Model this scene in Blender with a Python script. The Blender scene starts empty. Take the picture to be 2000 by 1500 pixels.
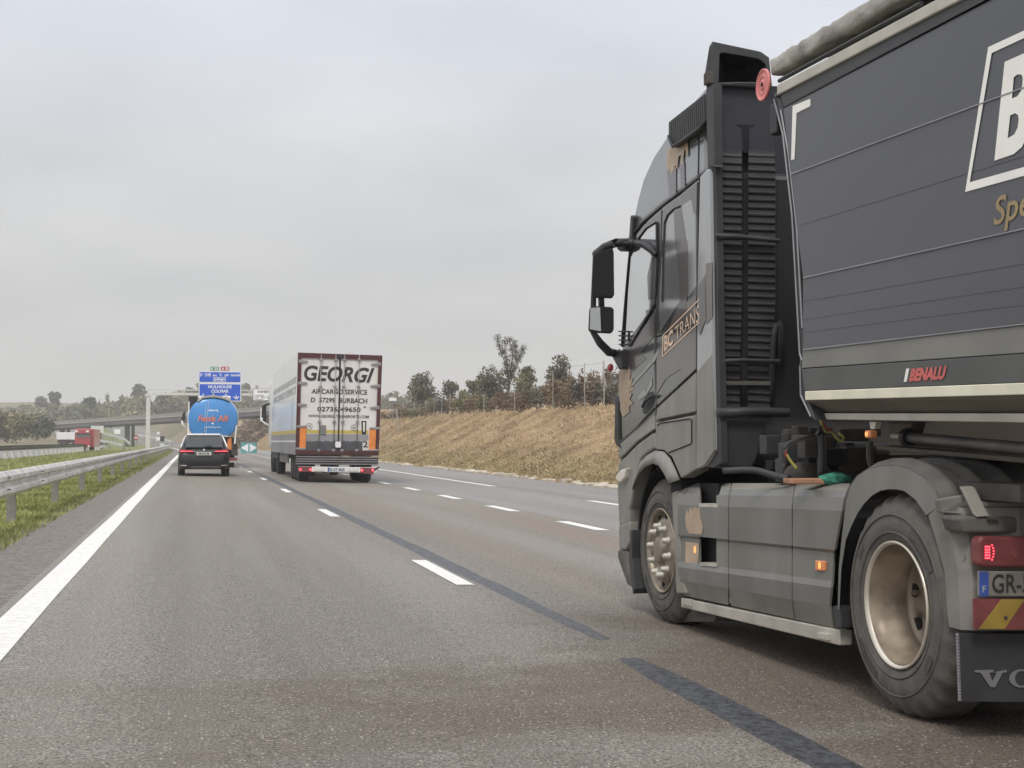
import bpy, bmesh, math, random
from mathutils import Vector, Matrix
random.seed(7)
rad = math.radians
sc = bpy.context.scene
COL = sc.collection

# ------------------------------------------------------------------ camera
YAW, PITCH, FPX, CAM_H = rad(13.13), rad(2.396), 2677.0, 1.2
cam_data = bpy.data.cameras.new('camera')
cam_data.sensor_width = 36.0
cam_data.lens = FPX / 2000.0 * 36.0
cam_data.clip_start, cam_data.clip_end = 0.05, 6000
cam = bpy.data.objects.new('camera', cam_data)
COL.objects.link(cam)
cam.location = (0, 0, CAM_H)
cam.rotation_euler = (rad(90) + PITCH, 0, -YAW)
sc.camera = cam
sc.view_settings.view_transform = 'Standard'
sc.view_settings.look = 'None'
sc.view_settings.exposure = 0.0
sc.view_settings.gamma = 1.0
sc.cycles.use_denoising = True
sc.cycles.max_bounces = 6
sc.cycles.transparent_max_bounces = 8

# ------------------------------------------------------------------ sky and sun (overcast)
SUN_EL, SUN_AZ = rad(48), rad(205)          # azimuth clockwise from +Y (road direction)
world = bpy.data.worlds.new('World')
sc.world = world
world.use_nodes = True
nt = world.node_tree
nt.nodes.clear()
def N(t, **k):
    n = nt.nodes.new(t)
    for a, b in k.items(): setattr(n, a, b)
    return n
def L(a, b): nt.links.new(a, b)
out = N('ShaderNodeOutputWorld')
sky = N('ShaderNodeTexSky', sky_type='NISHITA', sun_disc=False, sun_elevation=SUN_EL, sun_rotation=SUN_AZ)
bg1 = N('ShaderNodeBackground'); bg1.inputs['Strength'].default_value = 0.07
L(sky.outputs[0], bg1.inputs['Color'])
tc = N('ShaderNodeTexCoord')
sep = N('ShaderNodeSeparateXYZ'); L(tc.outputs['Generated'], sep.inputs[0])
ramp = N('ShaderNodeValToRGB')                # overcast: grey at the horizon, brighter overhead
L(sep.outputs['Z'], ramp.inputs[0])
cr = ramp.color_ramp
cr.elements[0].position = 0.0; cr.elements[0].color = (.60, .60, .605, 1)
cr.elements[1].position = 1.0; cr.elements[1].color = (1.35, 1.37, 1.42, 1)
for p_, c_ in ((.09, (.62, .62, .622, 1)), (.19, (.71, .72, .735, 1)), (.30, (.77, .805, .89, 1)), (.55, (1.05, 1.06, 1.1, 1))):
    e = cr.elements.new(p_); e.color = c_
# clouds: direction projected on a flat layer
addz = N('ShaderNodeMath', operation='ADD'); L(sep.outputs['Z'], addz.inputs[0]); addz.inputs[1].default_value = .16
dx = N('ShaderNodeMath', operation='DIVIDE'); L(sep.outputs['X'], dx.inputs[0]); L(addz.outputs[0], dx.inputs[1])
dy = N('ShaderNodeMath', operation='DIVIDE'); L(sep.outputs['Y'], dy.inputs[0]); L(addz.outputs[0], dy.inputs[1])
cmb = N('ShaderNodeCombineXYZ'); L(dx.outputs[0], cmb.inputs[0]); L(dy.outputs[0], cmb.inputs[1])
noi = N('ShaderNodeTexNoise'); L(cmb.outputs[0], noi.inputs['Vector'])
noi.inputs['Scale'].default_value = 1.15; noi.inputs['Detail'].default_value = 5; noi.inputs['Roughness'].default_value = .45
mr = N('ShaderNodeMapRange'); L(noi.outputs['Fac'], mr.inputs['Value'])
mr.inputs['From Min'].default_value = .3; mr.inputs['From Max'].default_value = .7
mr.inputs['To Min'].default_value = .95; mr.inputs['To Max'].default_value = 1.05
mul = N('ShaderNodeVectorMath', operation='SCALE'); L(ramp.outputs[0], mul.inputs[0]); L(mr.outputs[0], mul.inputs['Scale'])
bg2 = N('ShaderNodeBackground'); bg2.inputs['Strength'].default_value = 1.0
L(mul.outputs[0], bg2.inputs['Color'])
cov = N('ShaderNodeMapRange'); L(noi.outputs['Fac'], cov.inputs['Value'])
cov.inputs['From Min'].default_value = .25; cov.inputs['From Max'].default_value = .6
cov.inputs['To Min'].default_value = .78; cov.inputs['To Max'].default_value = 1.0
mixs = N('ShaderNodeMixShader'); L(cov.outputs[0], mixs.inputs[0]); L(bg1.outputs[0], mixs.inputs[1]); L(bg2.outputs[0], mixs.inputs[2])
L(mixs.outputs[0], out.inputs[0])

sun_d = bpy.data.lights.new('sun', 'SUN')
sun_d.energy, sun_d.angle, sun_d.color = 1.5, rad(14), (1, .96, .9)
sun = bpy.data.objects.new('sun', sun_d); COL.objects.link(sun)
sdir = Vector((math.sin(SUN_AZ) * math.cos(SUN_EL), math.cos(SUN_AZ) * math.cos(SUN_EL), math.sin(SUN_EL)))
sun.rotation_euler = sdir.to_track_quat('Z', 'Y').to_euler()
sun.location = sdir * 50

# ------------------------------------------------------------------ measuring the place: a pixel of the photo seen on a known plane
_F = Vector((math.sin(YAW) * math.cos(PITCH), math.cos(YAW) * math.cos(PITCH), math.sin(PITCH)))
_R = Vector((math.cos(YAW), -math.sin(YAW), 0)); _U = _R.cross(_F); _C = Vector((0, 0, CAM_H))
def ray(x, y): return _F + _R * ((x - 1000) / FPX) - _U * ((y - 750) / FPX)
def onx(x, y, X):
    d = ray(x, y); return _C + d * (X / d.x)
def ony(x, y, Y):
    d = ray(x, y); return _C + d * (Y / d.y)

# ------------------------------------------------------------------ materials
MATS = {}
def mat(name, col, rough=.6, metal=0.0, var=.12, scale=6.0, bump=0.0, bscale=40.0, coat=0.0, col2=None, emit=0.0, alpha=1.0, spec=None, ior=None, stretch=None, lo=.35, hi=.65, rvar=0.0):
    m = bpy.data.materials.new(name); m.use_nodes = True
    t = m.node_tree; b = t.nodes['Principled BSDF']
    b.inputs['Roughness'].default_value = rough; b.inputs['Metallic'].default_value = metal
    b.inputs['Coat Weight'].default_value = coat; b.inputs['Coat Roughness'].default_value = .12
    if spec is not None: b.inputs['Specular IOR Level'].default_value = spec
    if ior is not None: b.inputs['IOR'].default_value = ior
    if alpha < 1: b.inputs['Alpha'].default_value = alpha
    tcn = t.nodes.new('ShaderNodeTexCoord')
    vec = tcn.outputs['Object']
    if stretch:
        mp = t.nodes.new('ShaderNodeMapping'); mp.inputs['Scale'].default_value = stretch
        t.links.new(vec, mp.inputs[0]); vec = mp.outputs[0]
    n = t.nodes.new('ShaderNodeTexNoise'); n.inputs['Scale'].default_value = scale; n.inputs['Detail'].default_value = 6
    t.links.new(vec, n.inputs['Vector'])
    r = t.nodes.new('ShaderNodeValToRGB')
    c1 = [c * (1 - var) for c in col]; c2 = list(col2) if col2 else [min(1, c * (1 + var)) for c in col]
    r.color_ramp.elements[0].position = lo; r.color_ramp.elements[0].color = (*c1, 1)
    r.color_ramp.elements[1].position = hi; r.color_ramp.elements[1].color = (*c2, 1)
    t.links.new(n.outputs['Fac'], r.inputs[0]); t.links.new(r.outputs[0], b.inputs['Base Color'])
    if rvar:
        q = t.nodes.new('ShaderNodeMapRange'); t.links.new(n.outputs['Fac'], q.inputs[0])
        q.inputs['From Min'].default_value = .3; q.inputs['From Max'].default_value = .7
        q.inputs['To Min'].default_value = max(.02, rough - rvar); q.inputs['To Max'].default_value = min(1, rough + rvar)
        t.links.new(q.outputs[0], b.inputs['Roughness'])
    if emit:
        t.links.new(r.outputs[0], b.inputs['Emission Color']); b.inputs['Emission Strength'].default_value = emit
    if bump:
        n2 = t.nodes.new('ShaderNodeTexNoise'); n2.inputs['Scale'].default_value = bscale; n2.inputs['Detail'].default_value = 4
        t.links.new(vec, n2.inputs['Vector'])
        bp = t.nodes.new('ShaderNodeBump'); bp.inputs['Strength'].default_value = bump; bp.inputs['Distance'].default_value = .02
        t.links.new(n2.outputs['Fac'], bp.inputs['Height']); t.links.new(bp.outputs[0], b.inputs['Normal'])
    MATS[name] = m
    return m

def asphalt_mat(name, dark, light, warm, tone_and_tracks=False):
    """Worn asphalt: wheel tracks along the road, mineral speckle, pale chippings."""
    m = bpy.data.materials.new(name); m.use_nodes = True
    t = m.node_tree; b = t.nodes['Principled BSDF']; b.inputs['Roughness'].default_value = .78
    tcn = t.nodes.new('ShaderNodeTexCoord')
    def noise(scale, detail=4, st=None, rough=.5):
        n = t.nodes.new('ShaderNodeTexNoise'); n.inputs['Scale'].default_value = scale
        n.inputs['Detail'].default_value = detail; n.inputs['Roughness'].default_value = rough
        if st:
            mp = t.nodes.new('ShaderNodeMapping'); mp.inputs['Scale'].default_value = st
            t.links.new(tcn.outputs['Object'], mp.inputs[0]); t.links.new(mp.outputs[0], n.inputs['Vector'])
        else: t.links.new(tcn.outputs['Object'], n.inputs['Vector'])
        return n.outputs['Fac']
    def rampc(fac, p0, c0, p1, c1):
        r = t.nodes.new('ShaderNodeValToRGB')
        r.color_ramp.elements[0].position = p0; r.color_ramp.elements[0].color = (*c0, 1)
        r.color_ramp.elements[1].position = p1; r.color_ramp.elements[1].color = (*c1, 1)
        t.links.new(fac, r.inputs[0]); return r.outputs[0]
    def mix(kind, fac, a, bb):
        x = t.nodes.new('ShaderNodeMix'); x.data_type = 'RGBA'; x.blend_type = kind
        if isinstance(fac, float): x.inputs[0].default_value = fac
        else: t.links.new(fac, x.inputs[0])
        for s, v in ((6, a), (7, bb)):
            if isinstance(v, tuple): x.inputs[s].default_value = (*v, 1)
            else: t.links.new(v, x.inputs[s])
        return x.outputs[2]
    base = rampc(noise(.5, 5, (1.6, .05, 1)), .36, dark, .62, light)            # lane-long streaks
    base = mix('MIX', rampc(noise(.16, 3, (1, .22, 1)), .47, (0, 0, 0), .66, (.8, .8, .8)), base, warm)
    if tone_and_tracks:                                     # brown streaks along the lanes, plus camera tone darkening painted in
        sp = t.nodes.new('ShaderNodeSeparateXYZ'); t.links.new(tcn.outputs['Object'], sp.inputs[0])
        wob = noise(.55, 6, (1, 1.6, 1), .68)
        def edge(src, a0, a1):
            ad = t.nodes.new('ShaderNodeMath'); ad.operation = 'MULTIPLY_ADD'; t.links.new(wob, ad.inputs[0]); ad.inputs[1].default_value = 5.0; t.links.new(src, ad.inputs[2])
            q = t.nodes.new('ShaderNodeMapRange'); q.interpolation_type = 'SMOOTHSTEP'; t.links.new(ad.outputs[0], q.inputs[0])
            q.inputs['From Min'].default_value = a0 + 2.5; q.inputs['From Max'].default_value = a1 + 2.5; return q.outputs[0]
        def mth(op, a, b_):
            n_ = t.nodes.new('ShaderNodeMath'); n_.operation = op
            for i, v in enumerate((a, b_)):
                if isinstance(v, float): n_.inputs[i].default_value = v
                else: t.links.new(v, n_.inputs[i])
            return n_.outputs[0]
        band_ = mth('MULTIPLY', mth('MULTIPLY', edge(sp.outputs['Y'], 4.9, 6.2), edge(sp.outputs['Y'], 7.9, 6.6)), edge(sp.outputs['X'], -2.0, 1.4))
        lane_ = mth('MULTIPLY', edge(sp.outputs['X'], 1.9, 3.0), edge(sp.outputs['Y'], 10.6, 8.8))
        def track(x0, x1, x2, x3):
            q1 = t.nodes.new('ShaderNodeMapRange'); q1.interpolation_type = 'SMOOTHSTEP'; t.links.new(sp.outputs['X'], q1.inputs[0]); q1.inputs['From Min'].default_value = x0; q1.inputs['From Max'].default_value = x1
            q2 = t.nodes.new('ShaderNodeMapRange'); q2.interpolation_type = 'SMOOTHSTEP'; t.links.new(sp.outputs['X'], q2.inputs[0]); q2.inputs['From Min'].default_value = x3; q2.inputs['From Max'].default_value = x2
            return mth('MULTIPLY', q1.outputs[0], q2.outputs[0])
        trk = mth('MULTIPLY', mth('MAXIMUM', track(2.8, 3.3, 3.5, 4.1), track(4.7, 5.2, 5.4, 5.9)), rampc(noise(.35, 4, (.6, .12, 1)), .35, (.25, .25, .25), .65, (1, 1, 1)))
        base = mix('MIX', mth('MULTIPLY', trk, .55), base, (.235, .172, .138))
        base = mix('MIX', mth('MULTIPLY', mth('MAXIMUM', band_, lane_), .72), base, (.138, .104, .08))  # camera-made brown darkening mixed into the near band and lane colour
    grain = rampc(noise(70, 4, None, .9), .40, (.30, .285, .265), .61, (1.68, 1.68, 1.65))
    base = mix('MULTIPLY', 1.0, base, grain)
    vor = t.nodes.new('ShaderNodeTexVoronoi'); vor.inputs['Scale'].default_value = 58
    t.links.new(tcn.outputs['Object'], vor.inputs['Vector'])
    chips = rampc(vor.outputs['Distance'], .24, (1, 1, 1), .34, (0, 0, 0))
    pick = t.nodes.new('ShaderNodeSeparateColor'); t.links.new(vor.outputs['Color'], pick.inputs[0])
    sel = rampc(pick.outputs[0], .86, (0, 0, 0), .90, (1, 1, 1))
    pits = rampc(pick.outputs[1], .84, (0, 0, 0), .88, (.75, .75, .75))
    base = mix('MIX', mix('MULTIPLY', 1.0, chips, pits), base, (.035, .032, .03))
    base = mix('MIX', mix('MULTIPLY', 1.0, chips, sel), base, (.60, .56, .49))
    t.links.new(base, b.inputs['Base Color'])
    bp = t.nodes.new('ShaderNodeBump'); bp.inputs['Strength'].default_value = .7; bp.inputs['Distance'].default_value = .012
    t.links.new(noise(70, 3, None, .7), bp.inputs['Height']); t.links.new(bp.outputs[0], b.inputs['Normal'])
    MATS[name] = m
    return m

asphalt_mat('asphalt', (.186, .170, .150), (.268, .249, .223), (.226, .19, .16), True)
asphalt_mat('shoulder_asphalt', (.215, .206, .20), (.28, .27, .265), (.25, .235, .225))
mat('verge_asphalt', (.195, .173, .155), .9, var=.3, scale=18, bump=.4, bscale=60)
mat('road_paint', (.74, .73, .70), .7, var=.10, scale=22, bump=.2, bscale=80, lo=.3, hi=.6)
mat('tar', (.040, .044, .052), .5, var=.3, scale=26, bump=.5, bscale=60, col2=(.10, .105, .118))
mat('verge_soil', (.19, .23, .07), 1, var=.35, scale=1.2, col2=(.30, .31, .12), bump=.6, bscale=9, spec=.1)
mat('dry_grass_ground', (.33, .215, .128), 1, var=.25, scale=.8, col2=(.44, .32, .19), bump=1, bscale=7, spec=.1, stretch=(1, .35, 1))
mat('field', (.21, .185, .10), 1, var=.4, scale=.02, col2=(.30, .25, .15), spec=.1)
mat('grass_blade', (.225, .27, .08), .85, var=.35, scale=.6, col2=(.38, .385, .16), spec=.15)
mat('straw_blade', (.355, .25, .142), 1, var=.34, scale=.35, col2=(.475, .365, .213), spec=.1)
mat('green_straw', (.25, .25, .10), 1, var=.35, scale=.4, col2=(.42, .37, .20), spec=.1)
mat('galvanised', (.58, .57, .535), .5, .35, var=.22, scale=3, bump=.05, rvar=.12)
mat('galv_post', (.30, .285, .265), .6, .3, var=.2, scale=4)
mat('concrete', (.40, .38, .35), .9, var=.2, scale=2, bump=.2, bscale=20)
mat('dark_concrete', (.135, .13, .135), .9, var=.2, scale=.4)
mat('pale_stone', (.50, .445, .36), .95, var=.25, scale=3, bump=.4, bscale=12)
mat('bark', (.10, .085, .07), .95, var=.3, scale=6)
mat('leaf_dark', (.115, .12, .082), .8, var=.4, scale=.7, col2=(.21, .205, .14), spec=.15)
mat('leaf_olive', (.18, .175, .088), .8, var=.4, scale=.6, col2=(.30, .27, .14), spec=.15)
mat('leaf_brown', (.215, .15, .098), .9, var=.4, scale=.7, col2=(.32, .24, .155), spec=.1)
mat('leaf_grey', (.15, .14, .115), .9, var=.4, scale=.7, col2=(.26, .235, .19), spec=.1)
mat('leaf_far', (.17, .18, .115), .9, var=.45, scale=.06, col2=(.30, .265, .17), spec=.1)
mat('leaf_conifer', (.06, .085, .065), .9, var=.4, scale=.1, spec=.1)
# vehicles
mat('cab_paint', (.055, .056, .056), .22, .2, var=.07, scale=2, coat=.8, rvar=.05)
mat('cab_sky_sheen', (.33, .333, .338), .2, .6, var=.06, scale=2, coat=.8)  # cab paint made paler to stand for sky reflected off the upper side
mat('cab_dust', (.235, .225, .203), .5, var=.22, scale=3.2, coat=.2, rvar=.12, stretch=(2, 2, .5))
mat('skirt_paint', (.178, .174, .160), .42, .1, var=.17, scale=2.6, coat=.25, rvar=.14, stretch=(2, 2, .6))
mat('rear_shaded_dust', (.205, .19, .17), .85, var=.2, scale=4)  # skirt dust darkened for the shaded rear face
mat('skirt_dust', (.245, .228, .198), .85, var=.16, scale=3)
mat('roof_sky_tone', (.215, .218, .222), .24, .45, var=.07, scale=2, coat=.7)  # cab paint lightened, reflected sky is put into the base colour
mat('camo_beige', (.45, .335, .24), .5, var=.15, scale=5)
mat('camo_taupe', (.085, .07, .072), .35, .1, var=.1, scale=3, coat=.7)
mat('camo_brown', (.105, .088, .08), .35, .1, var=.1, scale=3, coat=.7)
mat('camo_pale', (.22, .22, .215), .35, .2, var=.1, scale=3, coat=.7)
mat('copper_lettering', (.86, .62, .46), .4, var=.1)
mat('glass', (.10, .115, .115), .04, .0, var=.05, coat=1, ior=2.1)
mat('pale_glass', (.66, .67, .68), .06, .9, var=.05, scale=1.5, coat=1)
mat('rear_glass', (.02, .022, .025), .08, .0, var=.2, coat=1)
mat('black_plastic', (.022, .022, .025), .5, var=.3, scale=5)
mat('mirror_black', (.010, .010, .011), .75, var=.2, scale=5, spec=.12)
mat('grey_plastic', (.042, .042, .044), .55, var=.2, scale=5)
mat('dusty_plastic', (.115, .108, .098), .8, var=.25, scale=5)
mat('navy_dark', (.027, .026, .036), .55, var=.25, scale=2)
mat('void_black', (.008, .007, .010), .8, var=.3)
mat('chassis', (.06, .052, .046), .8, var=.4, scale=5)
mat('gearbox', (.12, .095, .075), .8, var=.3, scale=6)
mat('rubber', (.108, .099, .09), .85, var=.2, scale=9, bump=.15, bscale=50)
mat('rubber_dark', (.03, .03, .03), .8, var=.2)
mat('rubber_mark', (.075, .07, .066), .85, var=.2)
mat('dusty_rim', (.34, .28, .215), .48, .45, var=.3, scale=7, rvar=.12)
mat('rim_lip', (.72, .66, .56), .35, .6, var=.1)
mat('hub_metal', (.30, .255, .205), .45, .6, var=.25, scale=14)
mat('aluminium', (.52, .49, .43), .5, .35, var=.14, scale=4, rvar=.1)
mat('white_metal', (.80, .79, .76), .5, var=.05)
mat('trailer_grey', (.094, .096, .110), .45, .1, var=.10, scale=.9, stretch=(1, .5, 3), coat=.15, rvar=.06)
mat('trailer_low', (.215, .212, .195), .6, var=.14, scale=1.6, rvar=.1)
mat('trailer_mid', (.095, .097, .095), .55, var=.12, scale=2)
mat('trailer_dark', (.045, .045, .05), .5, var=.1)
mat('trailer_brown', (.165, .14, .115), .7, var=.12, scale=3)
mat('reflective_tape', (.80, .75, .60), .5, var=.06, scale=6)
mat('trailer_joint', (.27, .265, .285), .45, .3, var=.1)
mat('tarpaulin', (.36, .34, .315), .85, var=.3, scale=5, bump=1.0, bscale=12, stretch=(1, .6, 1))
mat('pink_plastic', (.72, .23, .22), .5, var=.12, scale=14)
mat('tan_lettering', (.36, .26, .13), .5, var=.1)
mat('white_lettering', (.92, .90, .85), .5, var=.03)
mat('orange_lettering', (.78, .24, .14), .5, var=.1)
mat('red_lettering', (.60, .13, .12), .5, var=.1)
mat('black_lettering', (.035, .032, .034), .5, var=.1)
mat('grey_lettering', (.50, .51, .52), .5, var=.1)
mat('amber_lens', (.80, .30, .13), .3, var=.12, scale=30)
mat('amber_light', (1.0, .42, .12), .4, emit=.9, var=.05)
mat('red_lens', (.20, .05, .052), .45, var=.18, scale=12)
mat('lamp_red', (.42, .02, .03), .25, var=.1, coat=1)
mat('red_glow', (1.0, .06, .09), .4, emit=3.2, var=.05)
mat('clear_lens', (.75, .70, .62), .25, var=.08)
mat('plate', (.72, .71, .68), .5, var=.06)
mat('dusty_shaded_plate', (.215, .20, .175), .7, var=.15, scale=12)  # dust and the shade of the rear face, both in the colour
mat('plate_blue', (.05, .10, .38), .5, var=.15)
mat('marker_red', (.205, .055, .055), .6, var=.2, scale=9)  # marker board colours dulled for dust and darkened for rear-face shade
mat('marker_yellow', (.34, .235, .045), .6, var=.2, scale=9)
mat('cable_black', (.03, .03, .032), .6, var=.2)
mat('cable_red', (.45, .07, .06), .6, var=.2)
mat('cable_yellow', (.45, .42, .10), .6, var=.2)
mat('green_cloth', (.05, .24, .17), .85, var=.35, scale=30, bump=.6, bscale=40)
mat('plank_wood', (.38, .20, .12), .9, var=.25, scale=8)
mat('white_body', (.80, .80, .79), .35, var=.03, scale=.7, coat=.4)
mat('door_beige', (.72, .69, .665), .5, var=.05, scale=1.2)
mat('sky_blue_panel', (.70, .735, .78), .35, var=.06, scale=.5, coat=.4)
mat('ochre', (.55, .43, .10), .5, var=.08)
mat('lower_grey', (.28, .27, .28), .5, var=.1, scale=.6)
mat('door_dark_grey', (.075, .078, .088), .5, var=.1)
mat('maroon', (.075, .018, .02), .5, var=.15)
mat('steel_bar', (.33, .31, .31), .4, .5, var=.15)
mat('tank_blue', (.06, .28, .66), .3, .1, var=.06, scale=.8, coat=.7)
mat('tank_orange', (.75, .24, .05), .5, var=.1)
mat('car_paint', (.012, .012, .014), .3, .1, var=.1, coat=.5)
mat('silver_trim', (.75, .75, .76), .3, .6, var=.05)
mat('red_truck', (.42, .055, .075), .35, var=.12, scale=1, coat=.5)
mat('sign_blue', (.0, .085, .60), .5, var=.05)
mat('sign_white', (.86, .87, .88), .5, var=.03)
mat('sign_green', (.03, .22, .11), .5, var=.05)
mat('sign_red', (.42, .03, .05), .5, var=.05)
mat('sign_turquoise', (.10, .36, .36), .5, var=.08)
mat('gantry_steel', (.66, .65, .62), .55, .2, var=.08)

# ------------------------------------------------------------------ building helpers
W = {}          # world position of every object's origin (no rotations are used)
class MB:
    def __init__(s): s.v, s.f, s.m = [], [], []
    def add(s, vs, fs, mi=0):
        o = len(s.v); s.v += [Vector(a) for a in vs]
        s.f += [tuple(o + i for i in q) for q in fs]; s.m += [mi] * len(fs); return s
    def box(s, x0, x1, y0, y1, z0, z1, mi=0):
        return s.add([(x0, y0, z0), (x1, y0, z0), (x1, y1, z0), (x0, y1, z0), (x0, y0, z1), (x1, y0, z1), (x1, y1, z1), (x0, y1, z1)],
                     [(0, 3, 2, 1), (4, 5, 6, 7), (0, 1, 5, 4), (1, 2, 6, 5), (2, 3, 7, 6), (3, 0, 4, 7)], mi)
    def prism(s, pts, off, mi=0):
        n = len(pts); a = [Vector(p) for p in pts]; off = Vector(off); b = [p + off for p in a]
        fs = [tuple(range(n)), tuple(range(2 * n - 1, n - 1, -1))] + [(i, i + n, (i + 1) % n + n, (i + 1) % n) for i in range(n)]
        return s.add(a + b, fs, mi)
    def tube(s, path, r, n=8, mi=0, cap=True):
        path = [Vector(p) for p in path]; k = len(path); rs = r if isinstance(r, (list, tuple)) else [r] * k
        vs = []; ref = None
        for i, p in enumerate(path):
            d = (path[min(i + 1, k - 1)] - path[max(i - 1, 0)]).normalized()
            if ref is None or abs(ref.dot(d)) > .95: ref = Vector((0, 0, 1)) if abs(d.z) < .9 else Vector((1, 0, 0))
            u = d.cross(ref).normalized(); w = u.cross(d)
            vs += [p + (u * math.cos(2 * math.pi * j / n) + w * math.sin(2 * math.pi * j / n)) * rs[i] for j in range(n)]
        fs = [(i * n + j, i * n + (j + 1) % n, (i + 1) * n + (j + 1) % n, (i + 1) * n + j) for i in range(k - 1) for j in range(n)]
        if cap: fs += [tuple(range(n - 1, -1, -1)), tuple((k - 1) * n + j for j in range(n))]
        return s.add(vs, fs, mi)
    def lathe(s, prof, c, axis='X', n=48, mi=0, mod=None):
        """prof: (radius, offset along the axis)."""
        vs = []; c = Vector(c)
        for i, (r, a) in enumerate(prof):
            for j in range(n):
                t = 2 * math.pi * j / n; rr = r + (mod(i, j) if mod else 0)
                p, q = rr * math.cos(t), rr * math.sin(t)
                vs.append(c + Vector((a, p, q) if axis == 'X' else (p, a, q) if axis == 'Y' else (p, q, a)))
        k = len(prof)
        fs = [(i * n + j, i * n + (j + 1) % n, (i + 1) * n + (j + 1) % n, (i + 1) * n + j) for i in range(k - 1) for j in range(n)]
        return s.add(vs, fs, mi)
    def disc(s, c, r, axis='X', n=32, mi=0, depth=.01):
        return s.lathe([(.0001, 0), (r, 0), (r, depth), (.0001, depth)], c, axis, n, mi)
    def grid(s, rows, mi=0, skip=(), closed=False):
        n = len(rows[0]); vs = [p for r in rows for p in r]
        fs = [(i * n + j, (i + 1) * n + j, (i + 1) * n + (j + 1) % n, i * n + (j + 1) % n)
              for i in range(len(rows) - 1) for j in range(n if closed else n - 1) if (i, j) not in skip]
        return s.add(vs, fs, mi)
    def sphere(s, c, r, sx=1, sy=1, sz=1, n=14, mi=0):
        c = Vector(c); rows = []
        for i in range(n // 2 + 1):
            a = math.pi * i / (n // 2)
            rows.append([c + Vector((r * sx * math.sin(a) * math.cos(2 * math.pi * j / n), r * sy * math.sin(a) * math.sin(2 * math.pi * j / n), r * sz * math.cos(a))) for j in range(n)])
        return s.grid(rows, mi, closed=True)
    def build(s, name, mats, parent=None, loc=None, smooth=False, bevel=0, solid=0, recalc=True, seg=2):
        me = bpy.data.meshes.new(name)
        org = W[parent] if parent else Vector(loc if loc is not None else (0, 0, 0))
        me.from_pydata([tuple(v - org) for v in s.v], [], s.f)
        for i, k in enumerate(mats if isinstance(mats, (list, tuple)) else [mats]): me.materials.append(MATS[k])
        me.polygons.foreach_set('material_index', s.m)
        if smooth: me.polygons.foreach_set('use_smooth', [True] * len(s.f))
        me.update()
        if recalc and len(s.f) < 60000:
            bm = bmesh.new(); bm.from_mesh(me); bmesh.ops.recalc_face_normals(bm, faces=bm.faces); bm.to_mesh(me); bm.free()
        o = bpy.data.objects.new(name, me); COL.objects.link(o)
        W[o] = org.copy()
        if parent: o.parent = parent
        else: o.location = org
        if solid:
            q = o.modifiers.new('solid', 'SOLIDIFY'); q.thickness = solid; q.offset = 0
        if bevel:
            q = o.modifiers.new('bevel', 'BEVEL'); q.width = bevel; q.segments = seg; q.limit_method = 'ANGLE'; q.angle_limit = rad(35)
            q.harden_normals = False
        return o

def thing(name, loc, label, cat, group=None):
    o = bpy.data.objects.new(name, None); COL.objects.link(o); o.location = loc; W[o] = Vector(loc)
    o.empty_display_size = .2
    return tag(o, label, cat, group)
def tag(o, label, cat, group=None, kind=None):
    o['label'] = label; o['category'] = cat
    if group: o['group'] = group
    if kind: o['kind'] = kind
    return o
def kindof(o, k): o['kind'] = k; return o

def text_polys(txt, bold=0.0, shear=0.0):
    """Vertices and faces of a line of lettering scaled to the unit square."""
    cu = bpy.data.curves.new('lettering', 'FONT'); cu.body = txt; cu.offset = bold; cu.shear = shear; cu.resolution_u = 4
    ob = bpy.data.objects.new('lettering', cu); COL.objects.link(ob)
    bpy.context.view_layer.update()
    me = bpy.data.meshes.new_from_object(ob.evaluated_get(bpy.context.evaluated_depsgraph_get()))
    vs = [v.co.copy() for v in me.vertices]; fs = [tuple(p.vertices) for p in me.polygons]
    bpy.data.objects.remove(ob); bpy.data.curves.remove(cu); bpy.data.meshes.remove(me)
    x0, x1 = min(v.x for v in vs), max(v.x for v in vs); y0, y1 = min(v.y for v in vs), max(v.y for v in vs)
    return [((v.x - x0) / (x1 - x0), (v.y - y0) / (y1 - y0)) for v in vs], fs
def lettering(mb, txt, tl, tr, br, bl, bold=0.0, shear=0.0, mi=0):
    """Lettering laid flat between four corner points."""
    uv, fs = text_polys(txt, bold, shear)
    tl, tr, br, bl = map(Vector, (tl, tr, br, bl))
    return mb.add([(bl.lerp(br, u)).lerp(tl.lerp(tr, u), w) for u, w in uv], fs, mi)
def ringpoly(mb, outer, inner, mi=0):
    n = len(outer)
    return mb.add(list(outer) + list(inner), [(i, (i + 1) % n, n + (i + 1) % n, n + i) for i in range(n)], mi)
def sm(a, b, x):
    t = max(0, min(1, (x - a) / (b - a))); return t * t * (3 - 2 * t)

# ================================================================== THE SETTING
def bend(Y): return -((Y - 130) ** 2) / 6000 if Y > 130 else 0.0
def road_z(l): return -.022 * l
def bank_h(Y): return 2.95 + .5 * sm(55, 130, Y) + 2.2 * sm(150, 300, Y)
def gz(l, Y):
    """Height of the ground l metres to the right of the line under the camera."""
    if l <= -2.1:
        z = .046 - .05 * sm(-2.1, -6, l) if l > -6 else -.004
        z = .046 - .05 * sm(0, 1, (-2.1 - l) / 4)
        if l < -24: z += 1.6 * sm(0, 1, (-24 - l) / 40) * sm(90, 260, Y)
    elif l < 13: z = road_z(l)
    else:
        H = bank_h(Y); t = (l - 13) / 7.2
        z = -.286 + (H + .286) * (t if t < 1 else 1) - .25 * math.sin(min(t, 1) * math.pi) * .6
        if l > 20.2: z = H + 1.9 * sm(20.2, 32, l) + max(0, min(l, 200) - 40) * .012
    z += 27 * sm(380, 950, Y) * (1 if l < 60 else 1 - .45 * sm(60, 250, l)) * (.88 + .12 * math.sin(l * .011 + 1))
    return z
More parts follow.
